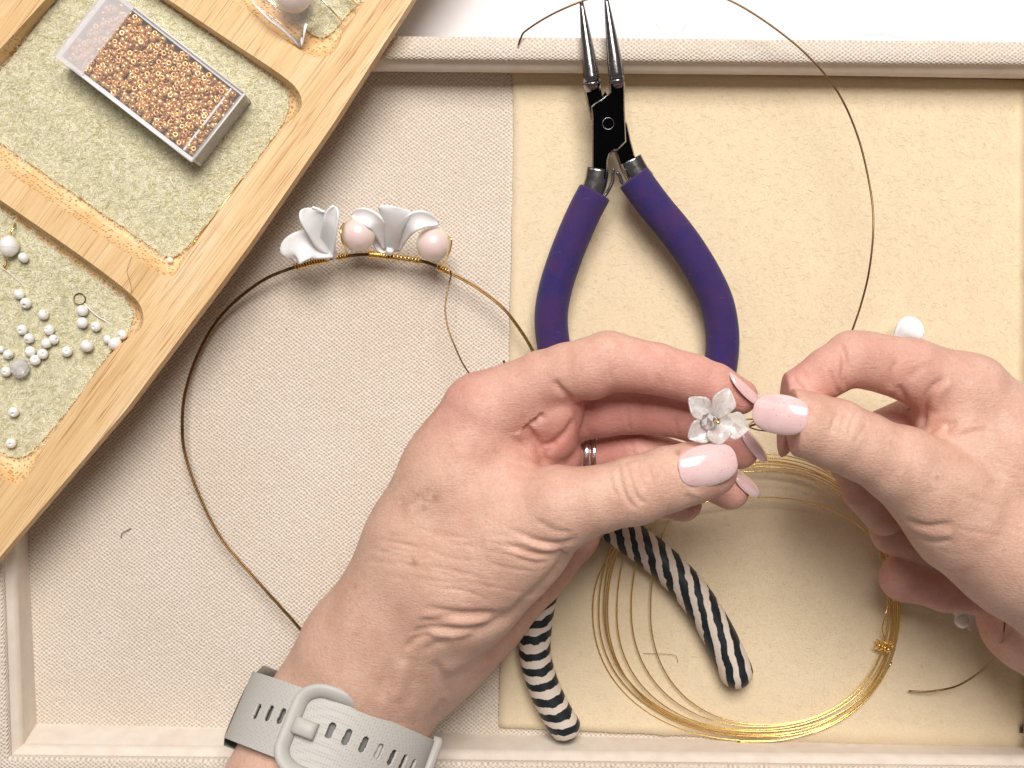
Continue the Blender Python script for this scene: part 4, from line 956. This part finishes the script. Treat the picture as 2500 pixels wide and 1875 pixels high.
left_creases = [
 # thumb knuckle folds
 ('thumb', h1((1185, 880), (1195, 980), (1235, 1090), (1290, 1150)), 6, -0.55), ('thumb', h1((1225, 870), (1250, 960), (1280, 1060), (1330, 1130)), 5, -0.5),
 ('thumb', h1((1290, 880), (1310, 960), (1330, 1040)), 5, -0.45), ('thumb', h1((1340, 880), (1370, 960), (1390, 1020)), 5, -0.35), ('thumb', h1((1130, 940), (1150, 1020), (1190, 1100)), 6, -0.3),
 ('thumb', h1((1200, 890), (1290, 860), (1340, 880)), 6, -0.3), ('thumb', h1((1260, 1020), (1300, 1090), (1360, 1120)), 5, -0.3),
 ('thumb', h1((1520, 880), (1530, 960), (1570, 1050)), 5, -0.6), ('thumb', [(1690, 1092), (1664, 1112), (1655, 1142), (1662, 1172), (1684, 1200), (1720, 1212)], 7, 0.55),
 # web and base of the thumb
 ('palm+thumb', zc((620, 920), (760, 1010), (880, 1130), (980, 1290), (1060, 1480)), 10, -1.5), ('palm+thumb', zc((560, 980), (720, 1100), (840, 1260), (960, 1460)), 12, 0.9),
 ('palm+thumb', zc((500, 1330), (700, 1440), (950, 1500), (1200, 1510)), 9, -0.5), ('palm+thumb', zc((640, 1560), (860, 1590), (1100, 1560)), 8, -0.35),
 ('palm', zc((1040, 970), (960, 1010), (900, 1090)), 9, -1.3), ('palm', zc((700, 800), (780, 930), (800, 1020)), 12, -0.6), ('palm+index', zc((1120, 610), (1180, 700), (1270, 780), (1320, 840)), 9, -1.1),
 ('palm', zc((990, 1290), (1130, 1250), (1280, 1120), (1330, 1000)), 9, -1.1), ('palm', zc((1060, 1370), (1160, 1250)), 7, -0.6), ('palm+middle+ring', zc((1330, 900), (1390, 1040), (1400, 1200), (1370, 1330)), 9, -0.8),
 # index and middle joints
 ('index', h1((1120, 220), (1125, 330), (1145, 430)), 7, -0.5), ('index', h1((1470, 310), (1480, 400), (1490, 470)), 7, -0.25), ('index', h1((1160, 300), (1175, 380)), 6, -0.2),
 ('middle', h1((1235, 560), (1240, 640), (1255, 710)), 5, -0.45), ('middle', h1((970, 560), (1000, 640), (1010, 730)), 5, -0.4), ('middle', h1((1500, 620), (1515, 690), (1530, 740)), 5, -0.3),
 ('ring', h1((1255, 730), (1265, 800), (1275, 850)), 5, -0.3), ('ring', h1((1240, 735), (1250, 800)), 4, -0.2),
 # folds on the heel of the thumb
 ('palm+thumb', h1((560, 1260), (720, 1330), (860, 1350), (960, 1310)), 9, -0.9), ('palm+thumb', h1((520, 1340), (680, 1400), (800, 1410), (900, 1370)), 9, -0.9), ('palm+thumb', h1((600, 1430), (740, 1450), (860, 1420)), 8, -0.6),
 ('palm+thumb', h1((600, 1300), (740, 1365), (880, 1375)), 9, 0.7), ('palm+thumb', h1((560, 1370), (700, 1430), (840, 1430)), 9, 0.6), ('palm+thumb', h1((700, 1200), (820, 1270), (940, 1290)), 9, -0.5),
 ('palm', h4((2050, 310), (2040, 400), (1970, 500), (1850, 610), (1750, 700), (1600, 780), (1420, 860)), 14, -1.6),
 ('palm', h4((1210, 740), (1400, 720), (1560, 720), (1720, 690)), 12, -1.3), ('palm', h4((1250, 660), (1450, 690), (1650, 690)), 9, -0.8), ('palm', h4((1170, 800), (1300, 780), (1480, 790), (1600, 770)), 9, -0.9),
 ('palm', h4((1200, 700), (1450, 740), (1650, 735)), 10, 0.8), ('palm', h4((1240, 800), (1400, 820), (1540, 810)), 9, 0.6), ('palm', h4((1140, 900), (1200, 840), (1300, 810)), 9, -0.7),
 ('palm', h4((1250, 910), (1310, 870), (1400, 855)), 10, -0.5), ('palm', h4((1290, 960), (1340, 1040), (1370, 1110), (1390, 1190)), 13, -0.7), ('palm', h4((1340, 1020), (1480, 980), (1640, 980)), 16, 0.8),
 ('palm', h4((1130, 960), (1110, 1080), (1080, 1200)), 20, 0.7), ('palm', h4((1190, 940), (1180, 1080), (1160, 1220)), 16, -0.5), ('palm', h4((1360, 1180), (1345, 1230), (1290, 1300)), 10, -0.6), ('palm', h4((1050, 950), (1020, 1080), (1000, 1190)), 12, -0.4),
]
rs = np.random.default_rng(3)
for k in range(26):   # fine lines on the back of the wrist and thumb base
    x0, y0 = rs.uniform(880, 1230), rs.uniform(1270, 1450); l = rs.uniform(60, 170)
    left_creases.append(('palm', [(x0, y0), (x0 + l * 0.5, y0 + l * 0.13 + rs.normal(0, 4)), (x0 + l, y0 + l * 0.2 + rs.normal(0, 5))], 4.5, -rs.uniform(0.1, 0.28)))
left_flush = [('index', 0.18), ((1520, 940, 74, 16), 0.5), ((1660, 940, 78, 17), 0.6), ((1790, 975, 78, 14), 0.5), ((1400, 960, 66, 16), 0.4), ('middle', 0.85), ('ring', 0.70), ('pinky', 0.75), ('thumb', 0.16), ('palm', 0.05), ((1345, 1060, 56, 20), 0.95), ((1120, 1010, 72, 22), 0.25), ((1120, 970, 70, 18), 0.3), ((1400, 1350, 35, 22), 0.5), ((1250, 1560, 45, 24), 0.35), ((1810, 975, 80, 10), 0.3), ((1740, 1200, 85, 9), 0.35)]
lo = W(560, 2085, 0); hi = W(1905, 770, 0)
LH = build_hand("hand", "left hand wearing a ring and grey watch, holding the translucent flower by its fingertips", left_palm, left_fingers, (-104, -162, 6), (96, 26, 104), left_creases, left_flush, [(1050, 1200, 20, .45), (1062, 1218, 12, .4), (1030, 1226, 22, .35), (1000, 1240, 26, .3), (980, 1222, 14, .3), (1015, 1200, 16, .3), (1010, 1374, 11, .6), (870, 1545, 8, .5), (866, 1432, 6, .5), (1180, 890, 6, .4), (1130, 1160, 8, .35), (1100, 1090, 7, .35), (1655, 1106, 7, .9), (960, 1300, 10, .35)])

right_palm = [
 ([(2210, 1140, 83, 11.5), (2300, 1205, 78, 14), (2360, 1268, 73, 16.5), (2490, 1330, 69, 22), (2740, 1470, 60, 30)], 8, None),
 ([(2362, 968, 70, 13.5), (2460, 1090, 68, 17), (2620, 1290, 62, 24), (2760, 1480, 55, 30)], 9, None),
 ([(2330, 1110, 70, 9), (2430, 1150, 72, 14)], 8, None),
 ([(2352, 985, 71, 12), (2338, 1045, 72, 11.5), (2370, 1100, 72, 13), (2440, 1160, 72, 15)], 4, None),
 ([(2400, 1030, 52, 13), (2560, 1260, 50, 20)], 8, None),
 ([(2440, 1130, 42, 13), (2580, 1330, 44, 22)], 8, None),
 ([(2534, 1508, 36, 19.8), (2700, 1560, 42, 27), (2800, 1600, 44, 30)], 8, None),
 ([(2440, 1300, 40, 14), (2540, 1480, 36, 18)], 8, None),
 ([(2275, 1010, 60, 7), (2310, 1065, 62, 9)], 5, None),
]
right_fingers = [
 ('index', [(2362, 966, 70, 13.3), (2230, 906, 74, 10.4), (2120, 880, 76, 9.2), (2082, 876, 77, 9.0), (2023, 908, 78, 7.9), (1950, 960, 77, 7.5), (1915, 1015, 74, 6.8), (1890, 1074, 71, 6.3)], 1.4, 4.5),
 ('middle', [(2400, 1030, 52, 12.5), (2250, 1020, 50, 8.8), (2120, 1075, 52, 8.4), (2080, 1120, 52, 8.2), (2112, 1195, 48, 7.8), (2158, 1258, 44, 7.2)], 1.4, 4.0),
 ('ring', [(2430, 1120, 40, 12), (2250, 1150, 38, 8.5), (2155, 1220, 38, 8.0), (2180, 1300, 34, 7.4), (2290, 1352, 34, 7.0)], 2.5, 4.0),
 ('pinky', [(2470, 1240, 32, 11), (2330, 1310, 28, 8), (2215, 1400, 28, 7.6), (2205, 1412, 28, 8.0), (2310, 1436, 32, 8.2), (2400, 1450, 36, 7.5)], 2.5, 4.0),
 ('thumb', [(2340, 1235, 76, 14.5), (2200, 1138, 84, 11.3), (2110, 1092, 86, 10.8), (2040, 1061, 87, 11.0), (1970, 1036, 88, 10.2), (1925, 1018, 87, 8.8), (1902, 1010, 86, 7.6)], 2.0, 6.0),
]
right_creases = [
 ('thumb', h2((790, 800), (740, 900), (720, 980)), 6, -0.5), ('thumb', h2((860, 740), (880, 780), (950, 760)), 6, -0.25), ('thumb', h2((860, 800), (810, 900), (800, 1000)), 6, -0.35), ('thumb', h2((930, 800), (880, 900), (870, 1010)), 6, -0.35), ('thumb', h2((1010, 900), (960, 960), (900, 1060)), 6, -0.25),
 ('thumb', h2((610, 720), (540, 800), (490, 900), (440, 980)), 7, -0.5),
 ('index', h2((790, 280), (830, 400), (820, 520), (850, 660)), 7, -1.0), ('index', h2((420, 540), (470, 600), (520, 660)), 6, -0.7), ('index', h2((700, 470), (750, 600), (800, 680)), 6, -0.5),
 ('index+palm', h2((1230, 400), (1200, 520), (1180, 640)), 8, -0.7), ('index+palm', h2((1330, 560), (1400, 480), (1560, 420)), 10, -0.35),
 ('palm+index', h2((1620, 540), (1500, 640), (1440, 780), (1415, 960)), 10, -1.2), ('palm+index', h2((1660, 560), (1560, 660), (1500, 800)), 14, 0.7), ('palm+index', h2((1240, 600), (1290, 700), (1370, 850)), 9, -0.8),
 ('palm+thumb', h2((1420, 985), (1560, 900), (1640, 900)), 10, -0.8), ('palm+thumb', h2((1700, 1005), (1820, 970), (1960, 950)), 10, -0.7), ('palm', h2((1600, 990), (1630, 930), (1690, 880)), 10, -0.9),
 ('palm+thumb', h2((1510, 1290), (1540, 1300), (1590, 1310)), 6, 0.25),
 ('palm', [(2205, 1268), (2260, 1285), (2330, 1278)], 8, -0.7), ('palm', [(2225, 1310), (2280, 1325), (2330, 1318)], 7, -0.5), ('palm', [(2215, 1288), (2280, 1306), (2330, 1300)], 8, 0.4),
]
for k in range(14):
    x0, y0 = rs.uniform(2270, 2440), rs.uniform(1110, 1380); l = rs.uniform(60, 150)
    right_creases.append(('palm+thumb', [(x0, y0), (x0 + l * 0.5, y0 + l * 0.2 + rs.normal(0, 4)), (x0 + l, y0 + l * 0.28 + rs.normal(0, 5))], 5, -rs.uniform(0.06, 0.16)))
right_flush = [('index', 0.45), ('middle', 0.5), ('ring', 0.45), ('pinky', 0.55), ('thumb', 0.10), ('palm', 0.12), ((1930, 960, 78, 18), 0.5), ((2200, 990, 68, 14), 0.4), ((2420, 1560, 38, 26), 0.4), ((2300, 1010, 62, 14), 0.4)]
RH = build_hand("hand", "right hand pinching the wire between thumb and curled index finger", right_palm, right_fingers, (88, -130, 8), (242, 28, 104), right_creases, right_flush, [(2293, 1163, 9, .5), (2200, 1160, 26, .35), (2430, 1170, 14, .3), (2380, 1210, 9, .3), (2330, 1230, 16, .25)])

# ------------------------------------------------------------------ nails
def nail(base, d, n, w, L, R, parent, thick=0.8, drop=0.35, sq=0.55):
    """curved nail plate with a skirt so it has an edge"""
    d = norm(d); n = norm(np.asarray(n, float) - d * np.dot(n, d)); s = np.cross(d, n); V = []; nu, nv = 15, 24
    for i in range(nv):
        a = math.pi * i / (nv - 1); v_ = 0.5 - 0.5 * math.cos(a); sh = max(0.10, math.sin(a)) ** sq
        for j in range(nu):
            u = -1 + 2 * j / (nu - 1); th = u * (w / 2) * sh / R; e = max(abs(u) ** 6, abs(math.cos(a)) ** 14)
            V.append(base + d * (L * v_) + n * (R * math.cos(th) - R - drop * L * (v_ - 0.3) ** 2 - 0.28 * e) + s * R * math.sin(th))
    F = [(i * nu + j, i * nu + j + 1, (i + 1) * nu + j + 1, (i + 1) * nu + j) for i in range(nv - 1) for j in range(nu - 1)]
    bd = list(range(nu)) + [i * nu + nu - 1 for i in range(1, nv)] + [(nv - 1) * nu + j for j in range(nu - 2, -1, -1)] + [i * nu for i in range(nv - 2, 0, -1)]
    m0 = len(V); c0 = np.mean(V, 0); V += [V[i] - n * thick + norm(c0 - V[i]) * 0.1 for i in bd]; k = len(bd)
    F += [(bd[(i + 1) % k], bd[i], m0 + i, m0 + (i + 1) % k) for i in range(k)]
    # underside
    m1 = len(V); V += [p - n * thick * 0.98 for p in V[:m0]]; F += [tuple(m1 + q for q in f[::-1]) for f in F[:(nv - 1) * (nu - 1)]]
    bm = bmesh.new(); vv = [bm.verts.new(p) for p in V]
    for f in F: bm.faces.new([vv[q] for q in f])
    bmesh.ops.recalc_face_normals(bm, faces=bm.faces[:]); bm.verts.index_update()
    V = np.array([v.co[:] for v in bm.verts]); F = [tuple(v.index for v in f.verts) for f in bm.faces]; bm.free()
    return mk("fingernail", V, F, M_nail, parent)
nail(W(1660, 1152, 98.6), W(1802, 1120, 97.4) - W(1660, 1152, 98.6), (0.02, 0.06, 1), 14.2, 18.6, 9.6, LH, 1.3, 0.22, 0.66)
nail(W(1784, 906, 85), W(1876, 982, 80) - W(1784, 906, 85), (0.62, 0.76, 0.12), 11, 15.5, 6.0, LH, 0.7, 0.1, 0.6)
nail(W(1816, 1041, 70), W(1892, 1112, 67) - W(1816, 1041, 70), (0.60, 0.74, 0.30), 11, 13.6, 5.4, LH, 0.7, 0.28, 0.6)
nail(W(1797, 1147, 63.5), W(1873, 1193, 59) - W(1797, 1147, 63.5), (0.42, 0.80, 0.40), 10.5, 12.2, 5.4, LH, 0.7, 0.28, 0.6)
nail(W(1972, 1022, 99.2), W(1850, 1003, 94.5) - W(1972, 1022, 99.2), (-0.12, 0.02, 1), 13.6, 16.8, 9.2, RH, 1.3, 0.2, 0.64)

# ------------------------------------------------------------------ ring
rg = thing("ring", "pair of polished silver ring bands on the left ring finger", "ring", W(1432, 1110, 34))
fd_ = norm(W(1560, 1112, 46) - W(1430, 1112, 42))
for k, off in enumerate((-1.35, 1.35)):
    c = W(1449, 1110, 42.6) + fd_ * off; u = norm(np.cross(fd_, (0, 0, 1))); w = np.cross(u, fd_); V, F = [], []
    prof = [(-1.2, 8.75), (-1.2, 9.25), (-0.8, 9.6), (0, 9.75), (0.8, 9.6), (1.2, 9.25), (1.2, 8.75)]
    nS = 56
    for i in range(nS):
        a = 2 * math.pi * i / nS
        for (x_, r_) in prof: V.append(c + fd_ * x_ + (u * math.cos(a) + w * math.sin(a)) * r_)
    m = len(prof)
    for i in range(nS):
        for j in range(m): F.append((i * m + j, i * m + (j + 1) % m, ((i + 1) % nS) * m + (j + 1) % m, ((i + 1) % nS) * m + j))
    mk("ring_band", V, F, M_silver, rg)

# ------------------------------------------------------------------ watch
wt = thing("watch", "grey silicone watch strap with buckle around the left wrist", "watch", W(824, 1800, 20))
wc_ = W(808, 1806, 45.5); wx = norm(np.array([0.935, -0.355, 0])); TL = math.radians(20); wy = norm(np.array([0.355 * math.cos(TL), 0.935 * math.cos(TL), -math.sin(TL)])); wn = np.cross(wx, wy)   # across the wrist, along the arm
A_, B_ = 33.0, 24.5
def wr(th, t, off=0.0): return wc_ + wx * (-(A_ + off) * math.cos(th)) + wn * ((B_ + off) * math.sin(th)) + wy * t
def pxy(p): q = project(p[None]); return float(q[0][0]), float(q[1][0])
def th_for(px, t=0.0, off=1.6):
    ths = np.linspace(0.02, math.pi - 0.02, 400); return min(ths, key=lambda h: abs(pxy(wr(h, t, off))[0] - px))
HW_ = 11.8
bm = bmesh.new(); NT_, NS_ = 760, 96; grid = []
ths = np.linspace(-1.3, math.pi + 1.3, NT_)
slots = [(626, 1737), (656, 1741), (686, 1748), (807, 1783), (847, 1800), (888, 1818), (925, 1835), (957, 1850), (984, 1862), (1006, 1873)]
for th in ths: grid.append([bm.verts.new(wr(th, -HW_ + 2 * HW_ * j / (NS_ - 1), 1.6)) for j in range(NS_)])
P_ = np.array([[v.co[:] for v in row] for row in grid]).reshape(-1, 3); X_, Y_ = project(P_); X_ = X_.reshape(NT_, NS_); Y_ = Y_.reshape(NT_, NS_)
for i in range(NT_ - 1):
    for j in range(NS_ - 1):
        if 0 < ths[i] < math.pi:
            cx, cy = X_[i:i + 2, j:j + 2].mean(), Y_[i:i + 2, j:j + 2].mean(); hole = False
            for (sx, sy) in slots:
                dx, dy = cx - sx, cy - sy
                if abs(dx) > 30 or abs(dy) > 40: continue
                fore = max(0.25, math.sin(th_for.__defaults__ and ths[i]))
                l = dx * -0.42 + dy * 0.907; c_ = (dx * 0.907 + dy * 0.42) / fore; l = max(0, abs(l) - 13.0)
                if l * l + c_ * c_ < 8.0 ** 2: hole = True; break
            if hole: continue
        bm.faces.new((grid[i][j], grid[i + 1][j], grid[i + 1][j + 1], grid[i][j + 1]))
loose = [v for v in bm.verts if not v.link_faces]; bmesh.ops.delete(bm, geom=loose, context='VERTS')
bm.normal_update(); bmesh.ops.recalc_face_normals(bm, faces=bm.faces[:]); bmesh.ops.solidify(bm, geom=bm.faces[:], thickness=1.5)
bm.verts.index_update(); V = np.array([v.co[:] for v in bm.verts]); F = [tuple(v.index for v in f.verts) for f in bm.faces]; bm.free()
mk("strap", V, F, M_strap, wt)
def loop_on(ths_t, r, off, name, flat=0.7, closed=True):
    P = np.array([wr(th, t, off) for th, t in ths_t]); return mk(name, *tube(P, r, 12, closed=closed, flat=flat), M_strap2, wt)
ta, tb = th_for(716), th_for(925)
def rrect(t0, t1, h, rt, rh, n=8):
    out = []
    for (ct, ch, a0) in ((t1 - rt, h - rh, 0), (t0 + rt, h - rh, 90), (t0 + rt, -h + rh, 180), (t1 - rt, -h + rh, 270)):
        for k in range(n + 1):
            a = math.radians(a0 + 90 * k / n); out.append((ct + rt * math.cos(a), ch + rh * math.sin(a)))
    return out
bp_ = rrect(ta, tb, HW_ + 1.6, 0.24, 6.5); off_ = [3.0 - 4.6 * max(0, ((th - ta) / (tb - ta) - 0.62) / 0.38) for th, t in bp_]
bk_ = mk("buckle", *tube(np.array([wr(th, t, o_) for (th, t), o_ in zip(bp_, off_)]), 2.7, 14, closed=True, flat=0.55), M_strap2, wt)
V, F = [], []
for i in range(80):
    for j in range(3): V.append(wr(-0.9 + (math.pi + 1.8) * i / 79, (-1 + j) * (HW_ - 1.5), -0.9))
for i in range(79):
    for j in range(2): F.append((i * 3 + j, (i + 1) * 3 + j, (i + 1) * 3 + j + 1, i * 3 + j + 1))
mk("slot_backing", V, F, simple("slot_shade", (0.16, 0.155, 0.15), 0.6), wt)  # dark layer added under the strap so its slots look shaded
k1, k2 = th_for(722), th_for(772)
V, F = [], []
for i in range(13):
    th = k1 + (k2 - k1) * i / 12
    for (t_, o_) in ((-2.8, 1.8), (-2.8, 4.6), (-2.0, 5.3), (2.0, 5.3), (2.8, 4.6), (2.8, 1.8)): V.append(wr(th, t_, o_ - 0.9 * abs(i / 6 - 1) ** 4))
for i in range(12):
    for j in range(6): F.append((i * 6 + j, (i + 1) * 6 + j, (i + 1) * 6 + (j + 1) % 6, i * 6 + (j + 1) % 6))
F += [tuple(range(6)), tuple(72 + 5 - k for k in range(6))]
mk("buckle_tongue", V, F, M_strap2, bk_)
tk_ = th_for(1048)
V, F = [], []; prof = [(-HW_ - 1.6, 1.0), (-HW_ - 1.6, 3.6), (-HW_, 4.4), (HW_, 4.4), (HW_ + 1.6, 3.6), (HW_ + 1.6, 1.0)]
for i in range(9):
    th = tk_ - 0.12 + 0.30 * i / 8
    for (t_, o_) in prof: V.append(wr(th, t_, o_))
for i in range(8):
    for j in range(6): F.append((i * 6 + j, (i + 1) * 6 + j, (i + 1) * 6 + (j + 1) % 6, i * 6 + (j + 1) % 6))
F += [tuple(range(6)), tuple(48 + 5 - k for k in range(6))]
mk("strap_keeper", V, F, M_strap2, wt)
# watch case on the outer side of the wrist, mostly hidden below the strap
cc = wc_ - wx * 31.5 - wy * 3.0 + np.array([0, 0, -12.0]); V, F = [], []
for (x_, s_) in ((-3.5, 0.86), (-2.5, 1.0), (3.0, 1.0), (4.5, 0.9)):
    for k in range(40):
        a = 2 * math.pi * k / 40; ca, sa = math.cos(a), math.sin(a)
        V.append(cc + wx * x_ + wy * 13.0 * s_ * math.copysign(abs(ca) ** 0.6, ca) + np.array([0, 0, 15.5 * s_ * math.copysign(abs(sa) ** 0.6, sa)]))
for i in range(3):
    for k in range(40): F.append((i * 40 + k, i * 40 + (k + 1) % 40, (i + 1) * 40 + (k + 1) % 40, (i + 1) * 40 + k))
F += [tuple(range(39, -1, -1)), tuple(120 + k for k in range(40))]
mk("watch_case", V, F, M_dark, wt)

# ------------------------------------------------------------------ lint
def hair(pts, lab, r=0.07, m=M_lint): tag(mk("lint", *tube(spline(WL(pts), 6), r, 5), m, None, W(*pts[0])), lab, "lint", "stray hairs and lint")
hair([(295, 1313, 0.6), (298, 1302, 1.2), (312, 1294, 0.8), (320, 1290, 0.5)], "small dark curl of lint on the canvas near the bamboo tray", 0.16)
hair([(322, 625, 34.4), (310, 660, 35), (318, 690, 35.2), (322, 716, 34.6)], "fine dark hair lying across the lower bamboo divider", 0.06)
M_lint2 = simple("pale_lint", (0.55, 0.52, 0.50), 0.8)
hair([(1600, 55, -3.5), (1625, 75, -2), (1660, 78, -2), (1675, 58, -3.5)], "pale curled hair on the white table beside the long wire", 0.09, M_lint2)
hair([(2070, 95, 20.6), (2120, 84, 20), (2170, 86, 20), (2215, 96, 20.6)], "pale hair along the top rim of the tray", 0.09, M_lint2)
hair([(1570, 1595, 2.4), (1640, 1598, 3), (1652, 1605, 2.8), (1655, 1618, 2.2)], "thin dark hair on cream felt inside the wire coil", 0.08)
